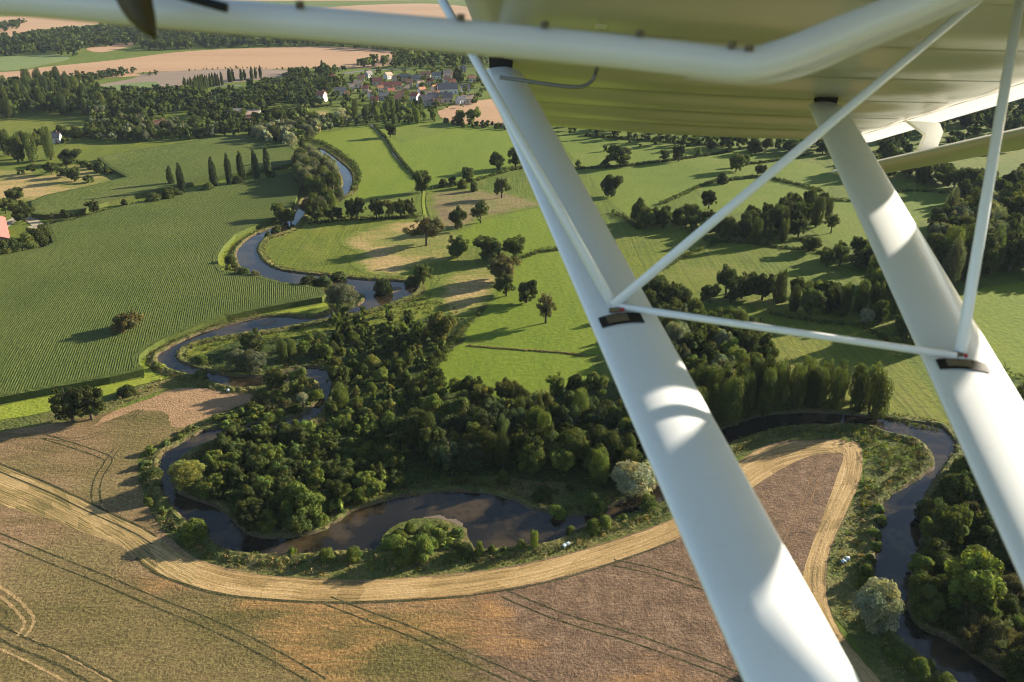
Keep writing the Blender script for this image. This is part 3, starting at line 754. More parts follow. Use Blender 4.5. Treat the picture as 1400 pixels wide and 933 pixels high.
def tube_arrays(pts, rad, n=7):
    pts = np.asarray(pts, float); V, Fc = [], []
    for i in range(len(pts)):
        t = pts[min(i + 1, len(pts) - 1)] - pts[max(i - 1, 0)]; t /= np.linalg.norm(t) + 1e-9
        a = np.cross(t, [0.31, .95, .12] if abs(t[1]) < .9 else [1, 0, 0]); a /= np.linalg.norm(a); b = np.cross(t, a)
        for k in range(n):
            an = 2 * math.pi * k / n
            V.append(pts[i] + rad[i] * (a * math.cos(an) + b * math.sin(an)))
    for i in range(len(pts) - 1):
        for k in range(n):
            a0 = i * n + k; a1 = i * n + (k + 1) % n
            Fc.append((a0, a1, a1 + n, a0 + n))
    Fc.append(tuple(range(n - 1, -1, -1))); Fc.append(tuple(range((len(pts) - 1) * n, len(pts) * n)))
    return V, Fc

def trunk_mesh(name, seed, top=.75, r=.03, limbs=5, mat='bark', spread=.3):
    g = np.random.default_rng(seed); V, Fc = [], []
    def add(p, rd, n=7):
        v, f = tube_arrays(p, rd, n); o = len(V); V.extend(v); Fc.extend([tuple(i + o for i in q) for q in f])
    w = g.normal(0, .012, (5, 2)); w[0] = 0
    add([(w[i][0], w[i][1], top * i / 4 - (.02 if i == 0 else 0)) for i in range(5)], [r * 1.35, r, r * .8, r * .6, r * .25])
    for i in range(limbs):
        a = g.uniform(0, 2 * math.pi) + i * 2.4; z = top * g.uniform(.3, .8); L = g.uniform(.6, 1.0) * spread
        p0 = np.array([0, 0, z]); p2 = p0 + np.array([math.cos(a) * L, math.sin(a) * L, L * g.uniform(.5, 1.1)])
        p1 = (p0 + p2) / 2 + np.array([0, 0, -.03])
        add([p0, p1, p2], [r * .5, r * .33, r * .1], 5)
    me = bpy.data.meshes.new(name); me.from_pydata([tuple(v) for v in V], [], Fc); me.materials.append(M[mat])
    me.polygons.foreach_set('use_smooth', [True] * len(me.polygons)); me.update()
    return me

# crown bottom as a fraction of tree height for each kind, name used in the scene
KIND = {
    'broad': dict(n=8, args=('broad', 110, 9500, .038), base=.03, name='broadleaf_tree', cat='tree'),
    'thick': dict(n=6, args=('scrub', 55, 7500, .042), base=.02, name='thicket_tree', cat='tree'),
    'willow': dict(n=3, args=('willow', 95, 10000, .029), base=.02, name='willow_tree', cat='tree'),
    'poplar': dict(n=4, args=('poplar', 75, 7500, .036), base=.06, name='poplar_tree', cat='tree'),
    'column': dict(n=3, args=('column', 70, 4200, .06), base=.02, name='lombardy_poplar', cat='tree'),
    'shrub': dict(n=4, args=('dome', 44, 4200, .055), base=.0, name='shrub', cat='bush'),
    'oak': dict(n=3, args=('broad', 70, 4600, .036), base=.10, name='thin_oak', cat='tree'),
}
LOW = {'broad': (14, 420, .15), 'thick': (14, 380, .16), 'willow': (16, 420, .14), 'poplar': (16, 380, .16), 'column': (14, 260, .26), 'shrub': (12, 260, .2), 'oak': (14, 260, .14)}
PROTO, LOWA, LOWM = {}, {}, {}
for ki, (k, d) in enumerate(KIND.items()):
    PROTO[k] = []
    for i in range(d['n']):
        sh, nl, lv, ls = d['args']
        Q, T = crown_arrays(100 * ki + i, sh, nl, lv, ls)
        b = d['base']; Q = Q * np.array([1, 1, 1 - b]) + np.array([0, 0, b])
        cm = quads_mesh('crown', Q, T, [M['leaf']])
        if k == 'shrub': tm = trunk_mesh('stems', 900 + i, .5, .03, 5, spread=.3)
        elif k == 'oak': tm = trunk_mesh('trunk', 900 + i, .9, .035, 14, spread=.42)
        elif k in ('poplar', 'column'): tm = trunk_mesh('trunk', 900 + i, .9, .035 if k == 'poplar' else .05, 4, spread=.15)
        else: tm = trunk_mesh('trunk', 900 + i, .72, .035, 5)
        PROTO[k].append((cm, tm))
    LOWA[k] = []; LOWM[k] = []
    for i in range(4):
        nl, lv, ls = LOW[k]
        Q, T = crown_arrays(5000 + 100 * ki + i, d['args'][0], nl, lv, ls)
        b = d['base']; Q = Q * np.array([1, 1, 1 - b]) + np.array([0, 0, b])
        # stem as three bark quads
        r = .03
        st = []
        for a in (0, 2.1, 4.2):
            e = np.array([math.cos(a), math.sin(a), 0]) * r; e2 = np.array([math.cos(a + 2.1), math.sin(a + 2.1), 0]) * r
            st.append([e, e2, e2 * .5 + np.array([0, 0, .6]), e * .5 + np.array([0, 0, .6])])
        Q2 = np.concatenate([Q, np.array(st)]); T2 = np.concatenate([T, np.ones((3, 3))])
        LOWA[k].append((Q, T))
        LOWM[k].append(quads_mesh('small_' + d['name'], Q2, T2, [M['leaf'], M['bark']], np.r_[np.zeros(len(Q)), np.ones(3)]))

COLR = {'dark': (.043, .053, .014), 'mid': (.060, .073, .018), 'green': (.084, .102, .020), 'bright': (.104, .128, .022), 'yellow': (.112, .112, .026),
        'silver': (.20, .20, .125), 'grey': (.098, .105, .058), 'russet': (.098, .08, .025), 'blue': (.04, .055, .022), 'brown': (.078, .07, .027), 'straw': (.2, .15, .062)}

SPEC = []   # every tree of the place: dict(kind, x, y, h, w, col, label, group)
def T(kind, px, py, hpx, wpx, col, label, group=None):
    """size and foot from the outline a crown shows when seen from above at this angle"""
    g = G(px, py); s = pxm(px, py); w = wpx / s; A = hpx / s
    phi = math.atan2(H, math.hypot(*g)); c, sn = math.cos(phi), math.sin(phi)
    if kind in ('shrub', 'willow', 'thick'):
        h = math.sqrt(max((A * A - (w * sn) ** 2), (.45 * w * c) ** 2)) / c
        up = max(0, (A - h * c) / 2)              # the foot stands a little behind the outline's lower edge
        g = G(px, py - up * s)
    else:
        lo, hi = .2, 40
        for _ in range(40):
            h = (lo + hi) / 2
            top = .5 * h * c + math.sqrt((.48 * h * c) ** 2 + (.42 * w * sn) ** 2)
            if top < A: lo = h
            else: hi = h
    SPEC.append(dict(kind=kind, x=g[0], y=g[1], h=h, w=w, col=COLR[col], label=label, group=group))

def wood(poly, spacing, hr, kinds, cols, label, group, wr=(.6, .85), seed=1, water=1.5, cap=400):
    g = np.random.default_rng(seed)
    B = np.array([G(*p) for p in poly]); lo, hi = B.min(0), B.max(0)
    n = int((hi - lo).prod() / spacing ** 2 * 8)
    P = g.uniform(lo, hi, (n, 2)); P = P[inside(P, B)]
    P = P[~inside(P, RIVER)]
    kept = np.zeros((0, 2))
    for p in P:
        if len(kept) and np.min(np.sum((kept - p) ** 2, 1)) < spacing ** 2: continue
        kept = np.vstack([kept, p])
        if len(kept) >= cap: break
    for p in kept:
        if water and np.min(np.sum((np.vstack([gL, gR])[::2] - p) ** 2, 1)) < water ** 2: continue
        k = kinds[g.integers(len(kinds))]; h = g.uniform(*hr); wd = h * g.uniform(*wr)
        if k == 'poplar': wd = h * g.uniform(.34, .48)
        c = np.array(COLR[cols[g.integers(len(cols))]]) * g.uniform(.85, 1.15)
        SPEC.append(dict(kind=k, x=p[0], y=p[1], h=h, w=wd, col=tuple(c), label=label, group=group))

def row(pts, n, hr, kind, cols, label, group, wr=(.6, .8), seed=3, jit=.6):
    g = np.random.default_rng(seed)
    P = resample(np.array([G(*p) for p in pts]), n) + g.normal(0, jit, (n, 2))
    for p in P:
        h = g.uniform(*hr); c = np.array(COLR[cols[g.integers(len(cols))]]) * g.uniform(.88, 1.12)
        SPEC.append(dict(kind=kind, x=p[0], y=p[1], h=h, w=h * g.uniform(*wr), col=tuple(c), label=label, group=group))

# --- single trees one can point to
T('broad', 178, 458, 37, 44, 'russet', 'russet tinged lone tree standing out in the maize field')
T('broad', 100, 577, 55, 48, 'dark', 'large dark tree on the stubble corner beside the maize verge')
T('broad', 126, 574, 54, 44, 'dark', 'dark tree grown into the large tree at the stubble corner, its right neighbour'.replace(', its right neighbour', ''))
T('shrub', 173, 541, 18, 24, 'dark', 'round dark bush on the grass strip next to the large dark tree')
T('shrub', 266, 740, 37, 42, 'bright', 'round bright green bush on the river bend with a long shadow on the straw')
T('willow', 1192, 866, 82, 66, 'silver', 'big pale silver willow beside the slow river and the curved straw strip')
T('willow', 864, 682, 60, 66, 'silver', 'silvery willow against the dark wood above the brown river')
T('willow', 258, 668, 45, 50, 'yellow', 'pale yellowish willow at the water side of the thicket tip')
T('poplar', 818, 662, 42, 30, 'green', 'yellow green tree just beside the silvery willow by the dark wood')
T('shrub', 762, 708, 24, 24, 'bright', 'bright green bush at the water edge under the dark wood')
T('shrub', 815, 702, 36, 34, 'mid', 'bushy tree on the bank between the bright bush and the silvery willow')
T('oak', 583, 336, 48, 52, 'brown', 'sparse half bare oak on the dry corner of the river meadow')
T('broad', 626, 352, 36, 32, 'mid', 'leaning green tree beside the half bare oak')
T('broad', 626, 314, 34, 28, 'dark', 'dark pointed tree at the edge of the trodden pasture')
T('oak', 657, 305, 32, 30, 'mid', 'thin crowned tree at the edge of the trodden pasture')
T('oak', 686, 271, 32, 26, 'dark', 'half dead tree with bare top branches on the trodden pasture')
T('broad', 577, 264, 36, 27, 'mid', 'tall rounded tree at the lower end of the lane')
T('broad', 680, 234, 28, 22, 'mid', 'round tree in the hedge beside the wing strut, the smaller of two')
T('broad', 705, 229, 32, 26, 'dark', 'dark round tree in the hedge touching the wing strut')
T('broad', 641, 250, 24, 20, 'mid', 'two storey hedge tree above the trodden pasture')
T('shrub', 648, 262, 18, 11, 'mid', 'narrow bush at the hedge above the trodden pasture')
T('shrub', 632, 258, 16, 14, 'dark', 'dark hedge bush above the trodden pasture')
T('shrub', 607, 256, 14, 14, 'dark', 'dark bush by the hedge corner near the lane end')
T('shrub', 619, 251, 12, 12, 'mid', 'small pale bush between two dark bushes in the hedge near the lane end')
T('broad', 665, 357, 38, 48, 'dark', 'broad dark tree topping the clump in the middle meadow')
T('broad', 702, 352, 32, 38, 'mid', 'olive green tree on the upper edge of the meadow clump')
T('broad', 688, 384, 42, 46, 'brown', 'brownish leafed tree in the heart of the meadow clump')
T('broad', 692, 405, 34, 34, 'dark', 'lowest dark tree of the meadow clump beside the dry patch')
T('broad', 720, 414, 34, 34, 'dark', 'round dark tree standing off the lower side of the meadow clump')
T('oak', 746, 442, 42, 30, 'brown', 'brown wispy tree alone on the striped meadow')
T('broad', 605, 470, 48, 44, 'yellow', 'broad olive tree at the corner of the thicket and the bright meadow')
T('broad', 836, 269, 34, 32, 'dark', 'single dark tree in the open pasture between the two struts')
T('broad', 847, 228, 32, 38, 'mid', 'wide rounded tree with bushes at its foot under the wing tip')
T('shrub', 828, 227, 12, 16, 'dark', 'dark bush at the foot of the wide rounded tree under the wing tip')
T('broad', 827, 207, 10, 9, 'dark', 'small ball crowned tree in the pasture under the wing tip')
T('shrub', 791, 228, 11, 9, 'mid', 'little round bush beside the front strut in the pasture')
T('broad', 875, 202, 5, 5, 'dark', 'tiny lone tree out in the pale pasture')
T('broad', 928, 221, 26, 18, 'dark', 'tall dark tree of the pair at the pasture hedge')
T('broad', 907, 219, 15, 17, 'dark', 'low dark tree of the pair at the pasture hedge')
T('shrub', 955, 213, 12, 9, 'green', 'pale small tree near the pasture hedge')
T('broad', 997, 209, 13, 11, 'dark', 'small dark tree beyond the pasture hedge')
T('broad', 1006, 235, 26, 25, 'mid', 'large tree by the hedge bend of the pale pasture')
T('broad', 1020, 227, 18, 9, 'green', 'slim tree just behind the large tree of the hedge bend')
T('shrub', 987, 251, 18, 16, 'dark', 'dark bush at the end of the low pasture hedge')
T('broad', 1040, 240, 16, 18, 'dark', 'rounded dark tree right of the hedge bend'.replace('right of', 'past'))
T('broad', 969, 286, 30, 22, 'dark', 'dark egg shaped tree standing above the hedgerow wood')
T('broad', 1050, 333, 26, 23, 'mid', 'rounded pale tree in front of the long grove')
T('oak', 1136, 319, 28, 22, 'mid', 'thin airy tree at the lower end of the long grove')
T('broad', 1105, 345, 26, 34, 'mid', 'broad bushy tree on the ditch below the long grove')
T('shrub', 970, 331, 10, 17, 'mid', 'low rounded bush beside the diagonal wing tube, larger of two')
T('shrub', 983, 332, 8, 9, 'mid', 'low rounded bush beside the diagonal wing tube, smaller of two')
T('broad', 970, 414, 30, 29, 'dark', 'round dark tree at the corner of the shaded meadow')
T('willow', 1183, 444, 26, 20, 'silver', 'small pale grey ball bush at the shaded meadow edge by the rear strut')
T('willow', 469, 426, 44, 47, 'grey', 'grey willow at the tip of the maize between two river arms')
T('shrub', 423, 394, 20, 30, 'dark', 'dark bush on the river edge behind the grey willow, the wider one')
T('shrub', 443, 392, 18, 22, 'dark', 'dark bush on the river edge touching the grey willow')
T('shrub', 462, 384, 14, 26, 'dark', 'low dark bush on the far river edge behind the grey willow')
T('shrub', 524, 402, 25, 27, 'dark', 'dark bush standing in the river on the gravel bar')
T('broad', 579, 389, 34, 28, 'mid', 'green tree on the bank at the outer end of the river bend')
T('shrub', 562, 391, 16, 20, 'dark', 'low dark bush at the foot of the tree on the outer river bend')
T('willow', 316, 364, 18, 17, 'dark', 'dark round bush on the verge at the maize edge of the river bend')
T('shrub', 334, 381, 19, 20, 'dark', 'left half of the dark bush pair on the river bend below the maize'.replace('left half', 'broader half'))
T('shrub', 350, 383, 16, 16, 'brown', 'brownish half of the bush pair on the river bend below the maize')
T('shrub', 312, 372, 12, 12, 'green', 'small pale bush on the verge between dark bushes at the river bend')
T('broad', 384, 304, 30, 26, 'mid', 'loose crowned tree on the maize side of the narrow river')
T('broad', 398, 306, 24, 13, 'dark', 'narrow dark tree on the maize side of the narrow river')
T('shrub', 378, 318, 12, 14, 'mid', 'small bush on the river edge below the loose crowned tree')
T('shrub', 366, 325, 10, 9, 'mid', 'smallest bush on the river edge below the loose crowned tree')
T('broad', 488, 299, 34, 30, 'dark', 'largest tree of the row along the loop meadow')
T('broad', 515, 299, 31, 23, 'dark', 'upright dark tree second in size in the row along the loop meadow')
T('broad', 532, 297, 27, 19, 'yellow', 'yellowish tree in the row along the loop meadow')
T('broad', 548, 296, 28, 20, 'mid', 'thin stemmed green tree in the row along the loop meadow')
T('broad', 562, 295, 26, 18, 'mid', 'last thin tree of the row along the loop meadow towards the lane')
T('broad', 463, 301, 20, 17, 'dark', 'small dark tree at the river end of the row along the loop meadow')
T('broad', 449, 302, 18, 13, 'dark', 'smallest tree at the river end of the row along the loop meadow')
T('broad', 431, 301, 34, 26, 'mid', 'bushy tree at the lower end of the silver grove beside the river')
for x, yb, h in [(235, 256, 27), (250, 264, 38), (294, 258, 40), (315, 254, 40), (332, 251, 40), (351, 246, 38), (368, 245, 42)]:
    lab = {235: 'forked slim lombardy poplar beside the bushes on the maize track', 250: 'slim lombardy poplar rising straight from the bushes on the maize track', 294: 'double stemmed lombardy poplar on the maize track',
           315: 'lombardy poplar between the double poplar and the bush on the maize track', 332: 'lombardy poplar with a bush at its foot on the maize track', 351: 'slender lombardy poplar with bare ground around on the maize track', 368: 'tallest lombardy poplar at the river end of the maize track'}[x]
    T('column', x, yb, h, 11, 'blue', lab, 'lombardy poplars along the maize track')
T('column', 416, 223, 32, 11, 'dark', 'dark poplar column rising at the top of the silver grove')
T('shrub', 326, 256, 19, 16, 'dark', 'round bush at the foot of a poplar on the maize track')
T('shrub', 372, 247, 17, 15, 'mid', 'brownish bush at the foot of the tallest poplar')
T('shrub', 285, 264, 18, 20, 'dark', 'round dark bush between poplars on the maize track')
T('shrub', 212, 280, 20, 24, 'dark', 'broad dark bush at the near end of the poplar bushes')
T('shrub', 232, 276, 22, 20, 'mid', 'middle bush under the slim poplars')
T('shrub', 244, 272, 16, 18, 'dark', 'bush right under the straight slim poplar'.replace('right under', 'directly under'))
T('broad', 129, 292, 21, 20, 'dark', 'lone dark tree on the hedge line between the maize fields')
T('broad', 91, 300, 15, 12, 'dark', 'small upright tree on the maize hedge line nearer the barn')
T('oak', 74, 302, 14, 9, 'brown', 'bare thin small tree at the barn end of the maize hedge line')
T('shrub', 171, 281, 11, 10, 'dark', 'small bush beside the pale spot on the maize track')
T('broad', 99, 224, 23, 32, 'dark', 'wide dark tree at the top of the dry pasture')
T('broad', 102, 249, 22, 22, 'dark', 'darkest tree of the clump on the dry pasture')
T('broad', 88, 243, 16, 20, 'dark', 'broad tree behind the darkest one on the dry pasture')
T('shrub', 121, 250, 12, 14, 'mid', 'small tree at the open end of the dry pasture clump')
T('broad', 71, 239, 20, 22, 'mid', 'loose tree at the wood side of the dry pasture clump')
T('broad', 45, 237, 14, 14, 'mid', 'small tree below the big wood edge by the dry pasture')
T('broad', 30, 240, 13, 12, 'dark', 'small dark tree at the dry pasture edge under the big wood')
for x, y, h, ww, l in [(117, 229, 12, 12, 'first small bush of the hedge dividing dry pasture from maize'), (125, 232, 13, 12, 'second small bush of the hedge dividing dry pasture from maize'), (137, 236, 18, 16, 'largest bush of the hedge dividing dry pasture from maize'), (148, 239, 14, 12, 'last bush of the hedge dividing dry pasture from maize')]:
    T('shrub', x, y, h, ww, 'mid', l, 'hedge bushes of the dry pasture')
T('broad', 23, 276, 23, 27, 'mid', 'upper tree of the clump behind the red roofed barn')
T('broad', 8, 292, 24, 28, 'mid', 'tree at the picture edge behind the red roofed barn'.replace('picture edge', 'farther side'))
T('broad', 34, 303, 30, 33, 'dark', 'broad dark tree next to the red roofed barn')
for x, y, h, ww, l in [(-8, 354, 30, 34, 'a'), (10, 351, 28, 28, 'b'), (26, 347, 28, 28, 'c'), (40, 343, 30, 26, 'd'), (54, 338, 30, 26, 'e'), (62, 328, 26, 22, 'f'), (46, 326, 18, 20, 'g')]:
    T('shrub', x, y, h, ww, 'mid' if l in 'bdg' else 'dark', 'tall bush in the hedge hiding the foot of the red roofed barn', 'barn hedge bushes')
# bushes on the lower bank
T('shrub', 400, 760, 13, 13, 'bright', 'small bright ball bush on the lower bank of the brown river')
T('shrub', 448, 768, 24, 24, 'green', 'larger bush of the pair on the straw side of the river')
T('shrub', 484, 768, 24, 24, 'green', 'pale bush of the pair on the straw side of the river')
T('shrub', 712, 752, 16, 15, 'green', 'low bush of the small pair near the white bales')
T('poplar', 730, 750, 22, 12, 'bright', 'upright sapling of the small pair near the white bales')
T('shrub', 780, 731, 15, 14, 'green', 'little bush beyond the white bales on the river side')
T('shrub', 812, 729, 24, 24, 'bright', 'bright bush by the straw strip nearest the white bales, larger of two')
T('shrub', 827, 724, 24, 20, 'green', 'bright bush by the straw strip touching the larger bush')
T('shrub', 850, 714, 14, 18, 'green', 'small bush between the bright bushes and the strut on the bank')
T('shrub', 886, 698, 27, 25, 'green', 'bush at the water beside the front wing strut')
for i, (x, y, h, ww, c) in enumerate([(553, 770, 38, 36, 'green'), (580, 766, 40, 26, 'green'), (540, 752, 26, 30, 'bright'), (600, 742, 22, 30, 'bright'), (622, 738, 18, 26, 'green'), (560, 730, 20, 16, 'green'), (578, 742, 24, 24, 'mid'), (572, 752, 24, 30, 'bright'), (592, 752, 20, 26, 'green'), (612, 750, 18, 26, 'bright'), (588, 730, 16, 22, 'bright'), (606, 728, 14, 20, 'green'), (546, 740, 20, 24, 'green'), (528, 750, 16, 20, 'bright'), (626, 752, 16, 20, 'mid'), (636, 764, 26, 26, 'dark'), (655, 761, 24, 14, 'green'), (672, 758, 16, 12, 'green'), (688, 757, 12, 10, 'green'), (615, 768, 14, 22, 'mid')]):
    T('shrub', x, y, h, ww, c, 'bushy growth on the islet and spit in the brown river', 'islet bushes')
# left bank of the loop
for x, y, h, ww in [(205, 622, 14, 18), (200, 640, 14, 18), (208, 655, 20, 28), (215, 668, 12, 18), (203, 690, 16, 14), (222, 705, 14, 14), (238, 722, 10, 12), (228, 612, 12, 18), (245, 604, 12, 20), (262, 592, 12, 18), (196, 660, 12, 14)]:
    T('shrub', x, y, h, ww, 'green' if x % 2 else 'mid', 'bank bush casting a long shadow on the barley at the loop', 'loop bank bushes')
for x, y, h, ww in [(275, 520, 16, 20), (220, 505, 10, 18), (300, 576, 12, 22), (320, 572, 12, 24), (350, 566, 12, 26), (370, 578, 18, 26), (345, 578, 14, 16), (405, 585, 15, 12)]:
    T('shrub', x, y, h, ww, 'green', 'low bush on the river bank beside the pink stubble', 'stubble bank bushes')
T('broad', 378, 536, 34, 34, 'mid', 'bushy tree on the spit between the river arms, the left of two'.replace('the left of two', 'the lower one'))
T('broad', 408, 538, 38, 32, 'mid', 'bushy tree on the spit between the river arms, the taller one')
T('willow', 414, 554, 20, 18, 'silver', 'small silvery bush beside the taller tree on the spit')
T('shrub', 432, 548, 20, 26, 'bright', 'bright leafy bush at the water edge of the spit')
T('broad', 463, 530, 34, 32, 'dark', 'dark round tree at the river narrows beside the spit')
T('poplar', 467, 556, 28, 22, 'green', 'light green tree below the dark round one at the narrows')
T('shrub', 453, 568, 26, 20, 'mid', 'bush at the lower side of the narrows')
T('willow', 325, 508, 34, 34, 'grey', 'grey willow on the far bank spit, the smaller of two')
T('willow', 348, 511, 38, 38, 'grey', 'grey willow on the far bank spit, the larger of two')
T('shrub', 278, 498, 17, 18, 'green', 'pale bush at the tip of the far bank spit')
T('broad', 352, 478, 30, 42, 'dark', 'dark spreading tree behind the two grey willows')
T('poplar', 388, 494, 26, 15, 'mid', 'small upright tree beside the grey willows, nearer them')
T('poplar', 400, 490, 24, 13, 'mid', 'small upright tree beside the grey willows, farther off')
# right hand bank
for x, y, h, ww in [(1203, 716, 16, 18), (1194, 736, 18, 20), (1196, 752, 16, 18), (1188, 772, 16, 18), (1183, 792, 26, 22), (1178, 806, 18, 20), (1200, 700, 14, 16)]:
    T('shrub', x, y, h, ww, 'bright' if y % 4 else 'green', 'bright bank bush in the row between straw strip and slow river', 'slow river bank bushes')
T('shrub', 1255, 925, 32, 28, 'green', 'bush on the bank below the silver willow, nearer the strut')
T('shrub', 1268, 918, 22, 20, 'mid', 'dull bush behind the one below the silver willow')
T('shrub', 1293, 948, 32, 28, 'green', 'bright bush at the lowest bank of the slow river')
T('shrub', 1225, 905, 22, 34, 'green', 'leafy low bush between straw strip and slow river')
T('broad', 1398, 945, 64, 66, 'mid', 'big bush at the far bank of the slow river near the rear strut')
T('broad', 1315, 832, 92, 76, 'green', 'big leafy tree leaning over the slow river')
T('broad', 1290, 745, 62, 56, 'mid', 'green tree at the upper end of the riverside wood')
T('broad', 1300, 690, 52, 46, 'dark', 'dark tree at the river bend beside the rear strut')
T('broad', 1416 - 20, 700, 46, 36, 'dark', 'dark tree beyond the rear strut by the slow river')

# --- woods
wood([(292,640),(262,668),(300,692),(335,726),(400,732),(450,716),(500,688),(545,668),(545,645),(500,615),(455,598),(420,592),(360,598),(310,606)], 2.2, (3, 5.4), ['thick', 'broad', 'thick', 'broad'], ['mid', 'dark', 'mid', 'green', 'green'], 'dense dark green thicket tree crowded inside the river loop', 'thicket inside the river loop', (.7, 1.0), 11, 1.2)
T('broad', 418, 712, 52, 60, 'green', 'tallest round tree of the thicket inside the river loop')
T('broad', 395, 700, 46, 48, 'mid', 'second tall round tree in the thicket behind the tallest')
T('broad', 350, 724, 42, 46, 'dark', 'low dark round tree at the water edge of the thicket')
wood([(408,478),(450,462),(520,450),(598,460),(612,485),(590,520),(562,556),(520,570),(475,592),(452,566),(460,515)], 3.1, (2.6, 5.0), ['thick', 'broad', 'broad', 'thick', 'shrub'], ['mid', 'dark', 'green', 'green', 'yellow'], 'mixed green scrub tree in the thicket above the river narrows', 'thicket above the river narrows', (.6, .9), 12, 1.2)
wood([(470,438),(520,430),(560,440),(600,452),(590,470),(500,462),(440,466)], 5.2, (4.5, 6.5), ['broad'], ['dark', 'mid', 'green'], 'tall dark tree along the upper edge of the river thicket', 'upper edge of the river thicket', (.6, .85), 13)
wood([(560,596),(605,588),(700,582),(800,574),(872,582),(905,620),(900,650),(862,658),(800,650),(740,652),(680,646),(620,646),(580,636),(545,615)], 3.5, (6.5, 9.5), ['broad', 'broad', 'broad', 'poplar', 'willow'], ['dark', 'mid', 'dark', 'blue', 'green'], 'tall dark tree packed in the shaded wood above the brown river', 'shaded wood above the brown river', (.65, .9), 14)
wood([(600,640),(700,655),(800,655),(850,668),(780,690),(690,672),(600,664)], 5, (2, 4.5), ['thick', 'shrub'], ['dark', 'mid'], 'low bush along the foot of the shaded wood', 'bushes at the foot of the shaded wood', (.7, 1.0), 15)
row([(955,596),(985,582),(1010,574),(1060,564),(1110,560),(1160,562),(1195,572)], 13, (9.5, 11.5), 'poplar', ['mid', 'green', 'mid', 'dark'], 'tall light green poplar in the planted row on the river bank', 'planted poplars on the river bank', (.34, .44), 16, .8)
row([(950,560),(990,556),(1040,548),(1100,545),(1160,548),(1190,556)], 12, (9, 11), 'poplar', ['mid', 'dark'], 'tall light green poplar in the planted row on the river bank', 'planted poplars on the river bank', (.36, .46), 17, .6)
wood([(890,452),(935,445),(1000,452),(1045,480),(1050,505),(990,535),(930,560),(885,520)], 4.0, (7, 10), ['broad', 'broad', 'willow', 'thick'], ['dark', 'mid', 'grey', 'green'], 'grey green tree in the wood between the wing struts', 'wood between the wing struts', (.55, .8), 18)
wood([(1268,350),(1290,310),(1330,300),(1440,290),(1450,380),(1400,372),(1335,385),(1290,400),(1275,380)], 5.5, (11, 17), ['broad', 'broad', 'poplar', 'willow'], ['dark', 'mid', 'grey'], 'big dark tree of the wood behind the rear strut', 'wood behind the rear strut', (.55, .8), 19)
wood([(1012,325),(1040,305),(1085,292),(1132,284),(1138,300),(1095,326),(1060,336),(1020,335)], 5.2, (8.5, 12), ['broad', 'broad', 'poplar'], ['dark', 'mid'], 'dark tall tree in the long grove across the pasture', 'long grove across the pasture', (.5, .75), 20)
wood([(866,302),(905,296),(950,304),(985,314),(1015,322),(1000,330),(930,316),(870,314)], 5, (7, 11), ['broad', 'thick'], ['dark', 'mid'], 'tree of the hedgerow wood between the struts', 'hedgerow wood between the struts', (.6, .85), 21)
wood([(1056,412),(1090,404),(1150,416),(1178,428),(1165,438),(1100,430),(1060,424)], 4.5, (7, 10.5), ['broad', 'poplar', 'thick'], ['dark', 'mid', 'green'], 'dark tree of the grove beside the shaded meadow', 'grove beside the shaded meadow', (.6, .85), 22)
wood([(985,405),(1010,396),(1046,402),(1040,414),(1000,416)], 4.5, (8, 11), ['broad'], ['dark', 'mid'], 'dark tree of the small clump above the shaded meadow', 'small clump above the shaded meadow', (.6, .85), 23)
wood([(1180,392),(1215,378),(1260,400),(1275,445),(1268,480),(1235,480),(1200,440)], 5, (8, 13), ['broad', 'poplar', 'willow'], ['dark', 'mid', 'mid'], 'tree in the belt beside the rear strut', 'belt beside the rear strut', (.6, .85), 24)
wood([(1125,352),(1160,346),(1205,350),(1210,366),(1170,374),(1130,366)], 4.5, (6, 9), ['broad', 'thick'], ['dark', 'mid'], 'dark bushy tree on the ditch by the rear strut', 'ditch trees by the rear strut', (.6, .85), 25)
wood([(880,405),(900,398),(925,420),(960,440),(930,452),(890,440)], 4, (6, 9), ['broad', 'thick'], ['dark', 'mid'], 'dark bushy tree along the inner edge of the front strut', 'hedge trees behind the front strut', (.6, .85), 26)
wood([(1268,705),(1310,655),(1440,640),(1450,900),(1400,930),(1335,900),(1280,865),(1252,830),(1250,790),(1262,740)], 3.2, (4, 7), ['broad', 'thick', 'thick'], ['mid', 'green', 'mid', 'brown'], 'leafy scrub tree in the riverside wood at the rear strut', 'riverside wood at the rear strut', (.65, .95), 27, .6)
wood([(412,226),(428,222),(452,240),(466,256),(462,264),(425,268),(411,262),(409,240)], 3.8, (9, 12), ['willow', 'broad', 'willow'], ['grey', 'mid', 'grey'], 'greyish tree of the silver grove in the upper river bend', 'silver grove in the upper river bend', (.6, .8), 28, .5)
wood([(430,282),(468,272),(455,290),(440,298),(428,296)], 4.5, (7, 9), ['willow', 'broad'], ['mid', 'grey'], 'greyish tree of the silver grove in the upper river bend', 'silver grove in the upper river bend', (.6, .8), 29, .5)
wood([(1165,232),(1230,222),(1290,240),(1345,262),(1400,250),(1460,240),(1460,285),(1390,285),(1340,290),(1290,262),(1230,245),(1170,245)], 6.5, (7, 13), ['broad', 'broad', 'thick'], ['dark', 'mid'], 'tree of the hedgerow belt under the flap', 'hedgerow belt under the flap', (.6, .85), 30)
wood([(1375,540),(1400,545),(1460,560),(1460,640),(1390,625)], 4, (5, 8), ['broad', 'thick'], ['dark', 'mid'], 'dark tree past the rear strut near the bright meadow', 'trees past the rear strut', (.65, .9), 31)
